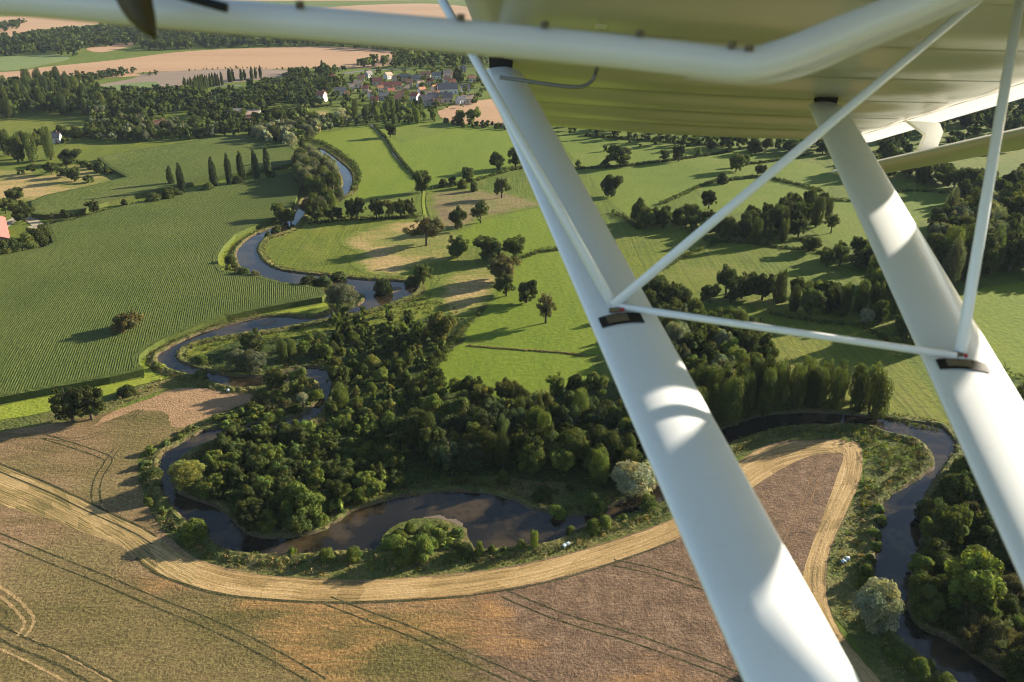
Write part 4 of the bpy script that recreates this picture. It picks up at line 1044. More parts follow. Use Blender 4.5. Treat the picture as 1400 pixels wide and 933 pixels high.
# valley belts
wood([(-60,125),(0,122),(60,114),(105,118),(132,128),(155,150),(140,160),(95,160),(60,157),(0,164),(-60,170)], 6.5, (9, 14), ['broad', 'broad', 'poplar'], ['dark', 'blue', 'mid'], 'tree in the big valley wood below the tan slope', 'big valley wood', (.65, .9), 32)
wood([(150,134),(200,136),(280,132),(345,136),(372,140),(352,150),(280,152),(262,152),(200,165),(165,160)], 6.5, (8, 12), ['broad'], ['dark', 'blue', 'mid'], 'tree in the valley belt below the poplar avenue', 'valley belt below the poplar avenue', (.7, .95), 33)
wood([(125,176),(170,172),(200,176),(270,176),(330,176),(398,186),(405,194),(330,186),(250,192),(200,194),(150,195),(120,192)], 6, (6, 10), ['broad', 'broad', 'thick'], ['mid', 'dark', 'grey'], 'tree of the hedge belt above the far maize field', 'hedge belt above the far maize', (.7, 1.0), 34)
wood([(-60,222),(0,222),(45,224),(72,224),(70,214),(0,212),(-60,214)], 7.5, (12, 16), ['broad', 'poplar'], ['mid', 'dark'], 'tall tree of the dark clump by the dry pasture', 'dark clump by the dry pasture', (.6, .85), 35)
wood([(345,192),(380,180),(425,172),(465,166),(478,172),(440,184),(415,196),(398,204),(370,200)], 5.5, (7, 11), ['willow', 'broad', 'willow'], ['grey', 'mid', 'silver'], 'greyish riverside willow above the bright meadow', 'riverside willows above the bright meadow', (.7, .95), 36)
wood([(355,125),(420,112),(450,108),(470,120),(430,135),(440,150),(400,145),(380,142),(360,150),(330,140)], 6.5, (7, 11), ['broad'], ['dark', 'blue', 'mid'], 'garden tree at the leafy end of the village', 'garden trees at the leafy village end', (.7, .95), 37)
wood([(440,115),(520,100),(660,95),(665,130),(640,150),(560,150),(470,150),(440,140)], 9.5, (4, 7), ['broad', 'broad', 'thick'], ['dark', 'mid', 'green'], 'garden tree among the village houses', 'garden trees among the village houses', (.7, .95), 38)
wood([(475,158),(520,152),(590,156),(600,166),(560,172),(500,172),(470,170)], 6.5, (7, 10), ['broad', 'poplar'], ['mid', 'green', 'dark'], 'tall tree in the front row below the village', 'front row below the village', (.6, .85), 39)
T('broad', 627, 168, 20, 19, 'green', 'round tree at the tan field below the village, the smaller of two')
T('broad', 648, 169, 24, 24, 'green', 'round tree at the tan field below the village, the larger of two')
wood([(600,168),(625,168),(690,172),(700,178),(640,176)], 5, (2.5, 4.5), ['shrub'], ['dark', 'mid'], 'hedge bush under the tan field', 'hedge bushes under the tan field', (.8, 1.1), 40)
T('broad', 534, 188, 20, 19, 'dark', 'dark round tree at the upper bend of the lane')
T('broad', 628, 114, 24, 17, 'dark', 'big dark tree standing over the village roofs by the strut')
T('column', 441, 98, 14, 5, 'blue', 'thin dark conifer spire at the village edge')
row([(255,126),(268,124),(285,120),(303,117)], 15, (9, 11), 'column', ['blue', 'dark'], 'dark poplar in the avenue along the country road', 'poplar avenue along the country road', (.26, .34), 41, .3)
row([(180,129),(215,129),(250,126)], 12, (6, 9), 'broad', ['dark', 'blue'], 'tree at the low end of the poplar avenue', 'low end of the poplar avenue', (.7, .9), 42, 1)
row([(313,113),(336,110),(358,107)], 9, (9, 11), 'column', ['blue', 'dark'], 'dark poplar in the broken end of the avenue', 'broken end of the poplar avenue', (.3, .36), 43, 2)
wood([(775,186),(900,200),(985,206),(1000,200),(900,190),(775,178)], 9, (6, 9), ['broad'], ['dark'], 'tree of the far hedge just under the wing tip', 'far hedge under the wing tip', (.7, 1), 44)
wood([(930,206),(965,205),(960,200),(1030,210),(1180,212),(1180,198),(1040,200),(940,196)], 7, (7, 11), ['broad', 'broad', 'thick'], ['dark', 'blue', 'mid'], 'tree of the dark hedge belt under the wing tip', 'dark hedge belt under the wing tip', (.7, .95), 45)
wood([(1200,190),(1300,165),(1400,140),(1480,120),(1480,185),(1400,205),(1300,215),(1210,220)], 12, (9, 15), ['broad'], ['dark', 'blue'], 'tree of the wood seen through the flap gap', 'wood seen through the flap gap', (.65, .9), 46)

wood([(122,150),(150,152),(200,164),(195,174),(150,170),(128,166)], 6, (6, 10), ['broad', 'broad', 'thick'], ['mid', 'dark', 'grey'], 'tree of the belt between the two valley meadows', 'belt between the valley meadows', (.7, 1.0), 61)
wood([(262,158),(300,152),(345,150),(360,160),(420,160),(430,170),(370,178),(330,174),(280,172)], 6, (6, 10), ['broad', 'broad', 'thick'], ['mid', 'dark', 'dark'], 'tree round the pale roofed hall in the valley', 'trees round the pale roofed hall', (.7, 1.0), 62)
wood([(340,120),(380,116),(430,116),(440,126),(420,138),(350,140)], 6.5, (7, 11), ['broad'], ['dark', 'blue', 'mid'], 'garden tree at the leafy end of the village', 'garden trees at the leafy village end', (.7, .95), 63)
wood([(-60,196),(0,194),(60,190),(100,186),(130,184),(125,178),(140,190),(60,200),(-60,206)], 8, (5, 9), ['broad', 'thick'], ['mid', 'dark'], 'tree of the thin belt beside the white house in the valley', 'thin belt beside the white house', (.7, 1.0), 64)
wood([(470,590),(520,568),(565,560),(600,575),(570,600),(548,640),(520,640),(500,610)], 2.8, (2.5, 5), ['thick', 'broad', 'shrub'], ['dark', 'mid', 'green'], 'low dark scrub tree between the loop thicket and the shaded wood', 'scrub between the loop thicket and the shaded wood', (.8, 1.1), 66)
wood([(560,520),(585,528),(640,545),(720,548),(800,535),(820,545),(780,575),(700,580),(610,585),(570,575)], 4.2, (4.5, 7.5), ['broad', 'broad', 'thick'], ['green', 'mid', 'yellow', 'mid'], 'lighter green tree along the meadow side of the shaded wood', 'meadow side of the shaded wood', (.7, .95), 67)
wood([(350,545),(400,532),(436,540),(430,556),(395,572),(340,582),(310,588),(300,584),(330,566)], 2.6, (1.5, 3.2), ['shrub', 'thick'], ['green', 'mid', 'brown'], 'scrubby bush on the spit between the two river arms', 'scrub on the spit between the river arms', (.9, 1.2), 68, .8)
# --- far wooded slope: nobody could count these
FAR = []
def farwood(poly, spacing, hr, cols, seed):
    g = np.random.default_rng(seed)
    B = np.array([G(*p) for p in poly]); lo, hi = B.min(0), B.max(0)
    gx, gy = np.meshgrid(np.arange(lo[0], hi[0], spacing), np.arange(lo[1], hi[1], spacing))
    P = np.stack([gx.ravel(), gy.ravel()], 1); P = P + g.uniform(-.5, .5, P.shape) * spacing; P = P[inside(P, B)]
    for p in P:
        h = g.uniform(*hr); FAR.append(dict(kind='broad', x=p[0], y=p[1], h=h, w=h * g.uniform(.7, 1.0), col=tuple(np.array(COLR[cols[g.integers(len(cols))]]) * g.uniform(.8, 1.2))))
farwood([(-200,68),(0,56),(60,50),(120,44),(175,36),(240,38),(420,48),(560,60),(600,66),(560,72),(440,63),(300,66),(200,70),(190,62),(120,66),(100,78),(60,74),(0,78),(-200,86)], 11, (9, 14), ['dark', 'blue', 'mid'], 50)
farwood([(-200,46),(0,36),(35,32),(30,38),(0,46),(-200,60)], 11, (8, 12), ['dark', 'blue'], 51)
farwood([(480,92),(540,80),(600,72),(700,70),(720,90),(640,94),(560,96)], 11, (7, 11), ['dark', 'mid', 'green'], 52)
farwood([(75,112),(110,108),(150,101),(184,98),(186,101),(150,108),(100,115)], 5.5, (5, 7), ['dark', 'blue'], 53)
farwood([(395,100),(440,96),(480,98),(420,110),(380,114)], 9, (6, 9), ['dark', 'blue'], 54)
farwood([(195,102),(215,99),(222,102),(205,104)], 5, (2, 4), ['dark'], 55)
farwood([(250,97),(320,93),(440,95),(440,97),(320,95),(250,99)], 7, (2, 3), ['dark'], 56)
farwood([(1190,175),(1400,110),(1600,90),(1600,150),(1400,165),(1200,200)], 13, (9, 14), ['dark', 'blue'], 57)
farwood([(700,150),(900,165),(1190,180),(1190,195),(900,185),(700,172)], 14, (8, 12), ['dark', 'blue'], 58)

# --- build the trees
def pix_size(s): return F * s['h'] / (s['y'] * CT + H * ST)
def in_view(s):
    zc = s['y'] * CT + H * ST
    x = 700 + F * s['x'] / zc; y = 466.5 - F * (s['y'] * ST - (H - s['h'] * .5) * CT) / zc
    m = F * max(s['w'], s['h']) / zc
    return -m < x < 1400 + m and -m < y < 933 + m
byk = {}
for s in SPEC:
    if s['w'] / s['h'] > 0: byk.setdefault(s['kind'], []).append(s)
MERGED = list(FAR)
grng = np.random.default_rng(99)
for k, L in byk.items():
    d = KIND[k]
    vis = sorted([s for s in L if in_view(s)], key=lambda s: -pix_size(s) - (1000 if s['group'] is None else 0))
    MERGED += vis[285:]
    for i, s in enumerate(vis[:285]):
        rz = grng.uniform(0, 2 * math.pi)
        cat = d['cat']
        if pix_size(s) < 15:
            o = link(bpy.data.objects.new(d['name'], LOWM[k][i % 4]))
            o.location = (s['x'], s['y'], 0); o.rotation_euler = (0, 0, rz); o.scale = (s['w'], s['w'], s['h'])
            o.color = (*s['col'], 1)
        else:
            o = empty(d['name'], (s['x'], s['y'], 0), rz)
            cm, tm = PROTO[k][i % d['n']]
            for nm, me in (('stems' if k == 'shrub' else 'trunk', tm), ('crown', cm)):
                c = link(bpy.data.objects.new(nm, me), o)
                c.scale = (s['w'], s['w'], s['h']) if nm == 'crown' else (s['h'] * .8, s['h'] * .8, s['h'])
                c.color = (*s['col'], 1)
        tag(o, s['label'], cat, s['group'])
def merge(name, L, kind='stuff'):
    Qs, Ts = [], []
    for i, s in enumerate(L):
        Q, t = LOWA[s['kind']][i % 4]
        if pix_size(s) < 9: sel = slice(0, 170)
        else: sel = slice(0, None)
        a = grng.uniform(0, 6.28); ca, sa = math.cos(a), math.sin(a)
        q = Q[sel] @ np.array([[ca, sa, 0], [-sa, ca, 0], [0, 0, 1]]) * np.array([s['w'], s['w'], s['h']]) + np.array([s['x'], s['y'], 0])
        Qs.append(q); Ts.append(t[sel] * np.array(s['col']) * grng.uniform(.8, 1.2))
    o = link(bpy.data.objects.new(name, quads_mesh(name, np.concatenate(Qs), np.concatenate(Ts), [M['leaf']])))
    o.color = (1, 1, 1, 1)
    return tag(o, 'dark woods and distant tree belts covering the far slopes', 'woodland', None, kind)
merge('distant_woodland', MERGED)

# --- hedges: each one a thing, leaf clumps along a line
def clump_arrays(P, r, h, n, leaf, col, g, spread=1.0):
    """n leaves round each point"""
    m = len(P); k = np.repeat(np.arange(m), n)
    d = rand_dirs(len(k), g); d[:, 2] = np.abs(d[:, 2])
    rr = np.sqrt(g.uniform(.25, 1, len(k)))[:, None]
    C = np.concatenate([P[k], np.zeros((len(k), 1))], 1) + d * rr * np.stack([r[k], r[k], h[k]], 1)
    Q = leaf_quads(C, d * .8 + rand_dirs(len(k), g) * .5 + np.array([0, 0, .2]), leaf, g)
    v = g.uniform(.6, 1.35, m)[k] * g.uniform(.75, 1.25, len(k))
    hs = g.normal(0, .14, m)[k]
    return Q, np.stack([v * (1 + hs), v, v * (1 - hs)], 1) * np.asarray(col)[k] if np.ndim(col) == 2 else np.stack([v * (1 + hs), v, v * (1 - hs)], 1) * np.array(col)
def hedge(pts, width, hgt, col, label, seed):
    g = np.random.default_rng(seed)
    line = np.array(crom([G(*p) for p in pts], 5))
    L = np.linalg.norm(np.diff(line, axis=0), axis=1).sum()
    n = int(L / (width * .35)); P = resample(line, n) + g.normal(0, width * .18, (n, 2))
    r = g.uniform(.4, .7, n) * width; hh = hgt * g.uniform(.6, 1.15, n)
    z = pxm(*pts[len(pts) // 2])
    leaf = max(.28, 1.6 / z)
    Q, Tt = clump_arrays(P, r, hh, 26, leaf, COLR[col], g)
    o = link(bpy.data.objects.new('hedge', quads_mesh('hedge', Q, Tt, [M['leaf']]))); o.color = (1, 1, 1, 1)
    return tag(o, label, 'hedge')
hedge([(512,173),(528,190),(540,208),(552,224),(572,246)], 1.6, 1.3, 'mid', 'hedge running beside the pale lane across the bright meadow', 1)
hedge([(424,306),(450,304),(475,301),(520,300),(572,297)], 2.2, 2.2, 'dark', 'dark hedge under the tree row along the loop meadow', 2)
hedge([(418,192),(438,196),(455,205),(472,217),(486,230),(490,246),(482,262)], 3.0, 2.6, 'dark', 'dark bushy hedge along the upper river edge', 3)
hedge([(592,259),(620,254),(655,246),(700,233),(740,228)], 2.0, 1.8, 'mid', 'hedge between the bright meadow and the trodden pasture', 4)
hedge([(718,352),(735,346),(755,343),(775,340)], 1.8, 2.0, 'dark', 'short dotted hedge running up to the front strut', 5)
hedge([(583,518),(600,498),(618,474),(640,445),(662,420)], 2.0, 1.8, 'mid', 'hedge between the river thicket and the bright meadow', 6)
hedge([(780,232),(850,228),(900,222),(960,214),(1000,207)], 2.2, 1.6, 'dark', 'long dark hedge across the pale pasture under the wing', 7)
hedge([(905,280),(930,268),(955,256),(985,246)], 2.0, 1.6, 'mid', 'low curved hedge crossing the open pasture', 8)
hedge([(975,332),(1020,333),(1060,338),(1110,344),(1160,352)], 1.8, 1.4, 'dark', 'dark hedge along the ditch below the long grove', 9)
hedge([(640,473),(700,478),(760,482),(800,487)], .7, .35, 'straw', 'low brown hedge line dividing the bright meadow', 10)
hedge([(70,236),(85,227),(105,222),(125,226)], 2.2, 1.6, 'dark', 'dark hedge along the top of the dry pasture', 11)
hedge([(60,308),(100,302),(150,288),(200,278),(260,265)], 1.6, 1.5, 'dark', 'dark hedge beside the track between the maize fields', 12)
hedge([(1020,225),(1050,222),(1085,216),(1110,210)], 2.0, 1.6, 'dark', 'hedge leading from the hedge bend towards the rear strut', 13)
hedge([(1225,262),(1260,262),(1300,265),(1325,262)], 2.4, 1.8, 'dark', 'hedge across the meadow beneath the flap', 14)
hedge([(205,170),(228,172),(245,176)], 2, 1.5, 'dark', 'dark hedge by the small paddock near the orange roofed house', 15)
hedge([(100,184),(125,188),(138,180)], 3, 2.2, 'dark', 'dark bushy hedge by the white house in the valley', 16)
hedge([(372,156),(410,150),(450,145)], 2.5, 2, 'dark', 'hedge beside the dry strip near the village', 17)
hedge([(1212,574),(1245,582),(1280,590)], 1.6, 1.2, 'mid', 'low hedge on the river edge below the shaded meadow', 18)

hedge([(700,232),(740,226),(772,226)], 2.0, 1.8, 'dark', 'hedge stub at the near side of the front strut', 19)
hedge([(990,248),(1040,243),(1085,252),(1125,262)], 2.0, 1.8, 'mid', 'hedge along the pale pasture in front of the rear strut head', 20)
hedge([(838,292),(855,300),(872,314)], 2.2, 2.0, 'dark', 'hedge stub leading from the front strut to the hedgerow wood', 21)
hedge([(900,372),(935,352),(978,334)], 2.0, 1.6, 'mid', 'hedge climbing from the front strut to the pair of low bushes', 22)
hedge([(1050,428),(1110,440),(1180,448),(1215,470)], 2.2, 1.8, 'dark', 'hedge on the shaded side of the grove meadow', 23)
hedge([(800,186),(900,194),(990,200)], 2.4, 2.0, 'dark', 'far hedge just beneath the wing tip edge', 24)
hedge([(1120,268),(1150,275),(1215,272)], 2.2, 1.8, 'dark', 'hedge running under the flap towards the rear strut', 25)
hedge([(1330,470),(1360,500),(1400,520),(1440,535)], 2.2, 1.8, 'dark', 'hedge bordering the bright meadow past the rear strut', 26)
# --- stuff: herbage on banks and floors
def scatter(name, polys, dens, rr, hh, n, leaf, cols, label, seed, lines=()):
    g = np.random.default_rng(seed); PP = []
    for poly in polys:
        B = np.array([G(*p) for p in poly]); lo, hi = B.min(0), B.max(0)
        P = g.uniform(lo, hi, (int((hi - lo).prod() * dens), 2)); P = P[inside(P, B)]; PP.append(P)
    for ln, side, d0, d1, per in lines:
        s = resample(ln, int(len(ln) * 6 * per)); o = offset_line(s, side * g.uniform(d0, d1, len(s))); PP.append(o)
    P = np.concatenate(PP); P = P[~inside(P, RIVER)]
    m = len(P); c = np.array([COLR[x] for x in cols])[g.integers(0, len(cols), m)]
    Q, Tt = clump_arrays(P, g.uniform(*rr, m), g.uniform(*hh, m), n, leaf, c, g)
    o = link(bpy.data.objects.new(name, quads_mesh(name, Q, Tt, [M['leaf']]))); o.color = (1, 1, 1, 1)
    return tag(o, label, 'undergrowth', None, 'stuff')
scatter('bank_herbage', [], 0, (.3, .8), (.5, 1.3), 12, .26, ['green', 'mid', 'yellow', 'straw', 'brown', 'straw'], 'tall grass and weeds along the river banks', 70,
        [(gL, sideL, .1, 2.8, 1.5), (gR, -sideL, .1, 2.8, 1.6)])
scatter('scrub_undergrowth', [[(1010,612),(1056,590),(1178,584),(1216,595),(1254,604),(1271,622),(1272,642),(1254,656),(1216,677),(1200,700),(1176,690),(1184,650),(1180,610),(1110,596),(1060,602)]], .55, (.5, 1.2), (.6, 1.6), 22, .3, ['green', 'bright', 'mid', 'yellow', 'brown'], 'bramble and scrub cover on the point inside the river bend', 71)
scatter('bank_undergrowth', [[(1140,745),(1176,690),(1200,700),(1194,742),(1192,788),(1202,825),(1216,864),(1250,896),(1300,945),(1240,960),(1190,890),(1140,830)],
                             [(60,578),(150,552),(200,526),(222,516),(290,527),(350,534),(400,528),(436,532),(426,556),(380,576),(300,586),(262,597),(222,620),(216,650),(222,680),(250,712),(292,748),(330,763),(420,766),(500,764),(600,768),(700,760),(770,745),(830,722),(917,690),(920,708),(800,748),(700,772),(600,785),(500,790),(400,787),(330,778),(268,760),(230,735),(205,690),(200,640),(230,600),(290,570),(345,548),(300,528),(240,526),(150,560),(70,580)]],
        .40, (.4, 1.0), (.4, 1.1), 14, .26, ['green', 'yellow', 'mid', 'brown', 'straw', 'straw', 'straw'], 'rough grass and weeds between the stubble and the river', 72)
scatter('wood_undergrowth', [[(250,470),(330,458),(440,443),(520,425),(575,405),(620,420),(640,450),(605,500),(588,530),(700,545),(830,520),(880,560),(915,640),(900,668),(855,684),(800,704),(750,698),(700,683),(624,672),(560,677),(500,690),(455,716),(400,734),(345,730),(300,696),(260,680),(240,665),(243,636),(300,602),(380,592),(428,578),(455,545),(455,510),(410,500),(360,512),(290,510),(246,490)]],
        .28, (.5, 1.3), (.5, 1.5), 16, .32, ['dark', 'mid', 'green'], 'dense undergrowth on the floor of the river woods', 73)
scatter('wood_undergrowth', [[(1272,668),(1310,640),(1440,620),(1460,950),(1380,925),(1300,872),(1250,835),(1252,760)]], .35, (.5, 1.3), (.6, 1.8), 18, .3, ['dark', 'mid', 'green', 'brown'], 'dense undergrowth along the far bank of the slow river', 74)
scatter('islet_herbage', [[(520,748),(530,730),(556,715),(596,712),(632,723),(638,738),(646,752),(640,766),(560,770),(516,764)]], 2.4, (.4, .9), (.5, 1.2), 20, .25, ['green', 'bright'], 'leafy weeds covering the islet in the brown river', 75)
# ------------------------------------------------------------------ houses
class MB:
    def __init__(s): s.V, s.F = [], []
    def add(s, V, Fc):
        o = len(s.V); s.V += [tuple(v) for v in V]; s.F += [tuple(i + o for i in f) for f in Fc]; return s
    def box(s, x0, x1, y0, y1, z0, z1):
        return s.add([(x0, y0, z0), (x1, y0, z0), (x1, y1, z0), (x0, y1, z0), (x0, y0, z1), (x1, y0, z1), (x1, y1, z1), (x0, y1, z1)],
                     [(3, 2, 1, 0), (4, 5, 6, 7), (0, 1, 5, 4), (1, 2, 6, 5), (2, 3, 7, 6), (3, 0, 4, 7)])
    def obj(s, name, mat, parent=None, smooth=False): return mesh_obj(name, s.V, s.F, mat, parent, smooth)

def house(px, py, wpx, deep, eave, pitch, rz, wall, roof, label, group='village houses', name='house', floors=1):
    g = G(px, py); Lx = wpx / pxm(px, py) / max(.5, abs(math.cos(rz))); e = empty(name, (g[0], g[1], 0), rz)
    hx, hy = Lx / 2, deep / 2; rh = hy * math.tan(pitch)
    m = MB(); m.add([(-hx, -hy, 0), (hx, -hy, 0), (hx, hy, 0), (-hx, hy, 0), (-hx, -hy, eave), (hx, -hy, eave), (hx, hy, eave), (-hx, hy, eave), (-hx, 0, eave + rh), (hx, 0, eave + rh)],
                    [(0, 1, 5, 4), (2, 3, 7, 6), (1, 2, 6, 9, 5), (3, 0, 4, 8, 7), (3, 2, 1, 0)])
    m.obj('wall', M[wall], e)
    o = .35; t = .18; m = MB()
    dz = o * math.tan(pitch)
    for sg in (-1, 1):
        a = [(-hx - o, sg * (hy + o), eave - dz), (hx + o, sg * (hy + o), eave - dz), (hx + o, 0, eave + rh), (-hx - o, 0, eave + rh)]
        b = [(x, y, z + t) for x, y, z in a]
        q = [(0, 1, 2, 3), (4, 5, 6, 7), (0, 1, 5, 4), (1, 2, 6, 5), (2, 3, 7, 6), (3, 0, 4, 7)]
        m.add(a + b, q)
    r = m.obj('roof', M[roof], e)
    if name == 'house':
        MB().box(hx * .5, hx * .5 + .6, -.3, .3, eave + rh - .4, eave + rh + .9).obj('chimney', M['w_brick'], r)
    nw = max(2, int(Lx / 3.2))
    for f in range(floors):
        for i in range(nw):
            x = -hx + (i + .5) * Lx / nw; z0 = .9 + f * 2.6
            if z0 + 1.2 > eave: continue
            isdoor = (i == nw // 2 and f == 0)
            if isdoor: MB().box(x - .5, x + .5, -hy - .03, -hy + .05, 0.0, 2.0).obj('door', M['w_brick'], e)
            else: MB().box(x - .45, x + .45, -hy - .03, -hy + .05, z0, z0 + 1.2).obj('window', M['glass'], e)
    return tag(e, label, 'barn' if name == 'barn' else 'house', group)
VH = [  # px, py, width px, wall, roof, rot, depth, eave
 (504,106,7,'w_white','r_grey',.9,'small white gabled house at the top of the village by the road'),(494,112,13,'w_cream','r_orange',.1,'house with a clean orange roof near the top road'),
 (531,108,9,'w_white','r_tan',.8,'white gabled house beside the tall village trees'),(454,111,9,'w_cream','r_red',.2,'red roofed house alone among the garden trees'),
 (490,120,14,'w_cream','r_tan',.15,'long tan roofed house in the upper village'),(444,124,6,'w_white','r_grey',.9,'narrow white gable between dark garden trees'),
 (440,139,15,'w_cream','r_red',-.3,'pale two storey house with red roof at the village end'),(466,130,19,'w_white','r_grey',.15,'long white walled house with grey roof'),
 (475,135,8,'w_brick','r_orange',.2,'little orange roofed annexe beside the long white house'),(414,125,11,'w_white','r_slate',.2,'white house with dark roof half hidden by trees'),
 (516,116,17,'w_stone','r_red',.1,'red brown roofed house in the village centre'),(535,122,36,'w_stone','r_red',.12,'longest red roofed row in the village centre'),
 (507,134,7,'w_white','r_tan',.5,'small pale gabled house below the red row'),(541,113,11,'w_cream','r_tan',.1,'pale house behind the red row'),
 (553,111,22,'w_stone','r_grey',.05,'long grey brown roofed house in the upper village'),(568,112,15,'w_grey','r_grey',.1,'grey house with grey roof above the dark tree'),
 (582,107,19,'w_cream','r_orange',.05,'wide orange roofed house on the top lane'),(597,108,15,'w_white','r_grey',.1,'white house with grey roof on the top lane'),
 (612,105,15,'w_white','r_tan',.05,'white house with tan roof on the top lane'),(624,108,17,'w_cream','r_orange',.2,'orange roofed house beside the big dark tree'),
 (633,99,11,'w_grey','r_grey',.1,'grey roofed shed highest in the village'),(610,114,9,'w_cream','r_orange',.5,'small orange gabled house under the top lane'),
 (568,137,13,'w_white','r_red',-.5,'white gabled house with bright red roof at the village front'),(548,135,13,'w_stone','r_orange',.1,'low orange roofed house at the village front'),
 (524,137,13,'w_grey','r_grey',.2,'grey house at the village front'),(595,126,9,'w_cream','r_orange',.7,'small house with steep orange gable'),
 (597,134,11,'w_cream','r_orange',.3,'orange roofed house below the steep orange gable'),(636,126,15,'w_white','r_slate',.3,'slate roofed house by the strut'),
 (630,142,11,'w_white','r_slate',.7,'dark roofed house at the tan field corner'),(641,141,17,'w_cream','r_tan',.25,'pale house at the tan field corner'),
 (544,141,11,'w_stone','r_orange',.1,'orange roofed house hidden by the front trees'),(597,145,12,'w_brick','r_orange',.1,'low orange roofed shed by the dark barns'),
 (371,127,7,'w_white','r_grey',.9,'bright white gable in the leafy village end'),(381,119,9,'w_white','r_red',.2,'red roofed white house in the leafy village end'),(356,128,9,'w_white','r_tan',.1,'low white house in the leafy village end'),
 (219,177,20,'w_white','r_orange',.2,'orange roofed white house by the paddock behind the hedge belt'),(75,195,22,'w_white','r_slate',.25,'white house with dark roof beside the valley meadow'),
]
VH += [(560,118,12,'w_cream','r_orange',.1,'orange roofed cottage between the grey house and the red row'),(575,120,11,'w_white','r_tan',.4,'tan roofed cottage above the dark garden trees'),
 (588,116,12,'w_cream','r_red',.1,'red roofed cottage behind the slate roofed barn'),(520,126,10,'w_white','r_orange',.3,'orange roofed cottage below the upper lane'),
 (500,127,10,'w_cream','r_red',.1,'red roofed cottage with pale walls near the tan roofed house'),(555,126,12,'w_stone','r_tan',.2,'tan roofed stone cottage at the end of the red row'),
 (577,129,10,'w_white','r_orange',.6,'white cottage with orange gable above the bright red roof'),(586,135,10,'w_cream','r_tan',.2,'cream cottage beside the bright red roof'),
 (513,143,12,'w_white','r_red',.1,'red roofed white cottage at the lower village edge'),(535,130,11,'w_cream','r_red',.4,'little red roofed cottage below the longest row'),
 (481,124,9,'w_white','r_tan',.2,'small white cottage behind the tan roofed house'),(425,132,9,'w_cream','r_orange',.2,'orange roofed cottage among the garden trees by the red roofed end house'),
 (618,118,12,'w_cream','r_red',.2,'red roofed cottage above the big slate barn'),(645,112,12,'w_white','r_orange',.2,'orange roofed cottage next to the wing strut')]
for i, (x, y, ww, wl, rf, rz, lab) in enumerate(VH):
    big = ww > 12
    house(x, y, ww * .74, 6.0 if big else 5.5, 5.0 if lab.find('two storey') >= 0 else 3.2, R(38), rz, wl, rf, lab, floors=2 if 'two storey' in lab else 1)
house(612, 128, 26, 10, 4.0, R(36), .2, 'w_white', 'r_slate', 'big slate roofed barn with white gable in the lower village', 'village barns', 'barn')
house(602, 140, 32, 9, 3.6, R(34), .15, 'w_stone', 'r_slate', 'long dark roofed barn at the village front', 'village barns', 'barn')
house(583, 144, 18, 9, 3.6, R(36), .3, 'w_stone', 'r_slate', 'short dark roofed barn below the long barn', 'village barns', 'barn')
house(340, 163, 30, 14, 4.0, R(14), .12, 'w_white', 'r_tan', 'low wide pale roofed hall among trees in the valley', 'valley halls', 'hall')
house(323, 162, 15, 10, 4.5, R(18), .12, 'w_cream', 'r_grey', 'grey roofed wing beside the pale roofed hall', 'valley halls', 'hall')
house(338, 167, 10, 5, 3.0, R(20), .12, 'w_white', 'r_red', 'small red roofed annexe before the pale roofed hall', 'valley halls', 'hall')
house(-12, 331, 60, 12, 4.5, R(24), -1.0, 'w_brick', 'r_barn', 'large barn with salmon red metal roof at the maize corner', 'farm barns', 'barn')

# small things
def bale(px, py, label):
    g = G(px, py); e = empty('wrapped_bale', (g[0], g[1], 0), random.uniform(0, 3))
    V, Fc = [], []; n = 18
    prof = [(-.5, .3), (-.5, .40), (-.44, .49), (-.2, .5), (.2, .5), (.44, .49), (.5, .40), (.5, .3)]
    for x, q in prof:
        for k in range(n): V.append((x, q * math.cos(2 * math.pi * k / n), .5 + q * math.sin(2 * math.pi * k / n)))
    for i in range(len(prof) - 1):
        for k in range(n): a = i * n + k; b = i * n + (k + 1) % n; Fc.append((a, b, b + n, a + n))
    Fc += [tuple(range(n)), tuple(range(len(prof) * n - 1, (len(prof) - 1) * n - 1, -1))]
    mesh_obj('wrap', V, Fc, M['bale'], e, True)
    m = MB()
    for k in range(n):
        a0, a1 = 2 * math.pi * k / n, 2 * math.pi * (k + 1) / n
        m.add([(-.03, .506 * math.cos(a0), .5 + .506 * math.sin(a0)), (-.03, .506 * math.cos(a1), .5 + .506 * math.sin(a1)), (.03, .506 * math.cos(a1), .5 + .506 * math.sin(a1)), (.03, .506 * math.cos(a0), .5 + .506 * math.sin(a0))], [(0, 1, 2, 3)])
    m.obj('band', M['w_grey'], e)
    e.scale = (.72, .72, .72)
    return tag(e, label, 'bale', 'wrapped bales by the straw strips')
bale(771, 749, 'pale wrapped bale on the bank by the straw strip, the lower of two')
bale(776.5, 746, 'pale wrapped bale on the bank by the straw strip, the upper of two')
bale(1153, 770, 'pale blue wrapped bale beside the slow river, the lower of two')
bale(1158, 766, 'pale blue wrapped bale beside the slow river, the upper of two')
bale(312, 536, 'pale wrapped bale at the end of the pink stubble near the water')

# ------------------------------------------------------------------ air
hm = bpy.data.materials.new('haze_air'); hm.use_nodes = True
ht = hm.node_tree; ht.nodes.clear(); ho = ht.nodes.new('ShaderNodeOutputMaterial'); hv = ht.nodes.new('ShaderNodeVolumePrincipled')
hv.inputs['Color'].default_value = (.72, .84, 1.0, 1); hv.inputs['Density'].default_value = .000032; hv.inputs['Anisotropy'].default_value = 0.0
ht.links.new(hv.outputs[0], ho.inputs['Volume'])
tag(MB().box(-20500, 20500, -2500, 20500, -1.0, 98.5).obj('haze', hm), 'thin blue haze over the far valley', 'haze', None, 'stuff')
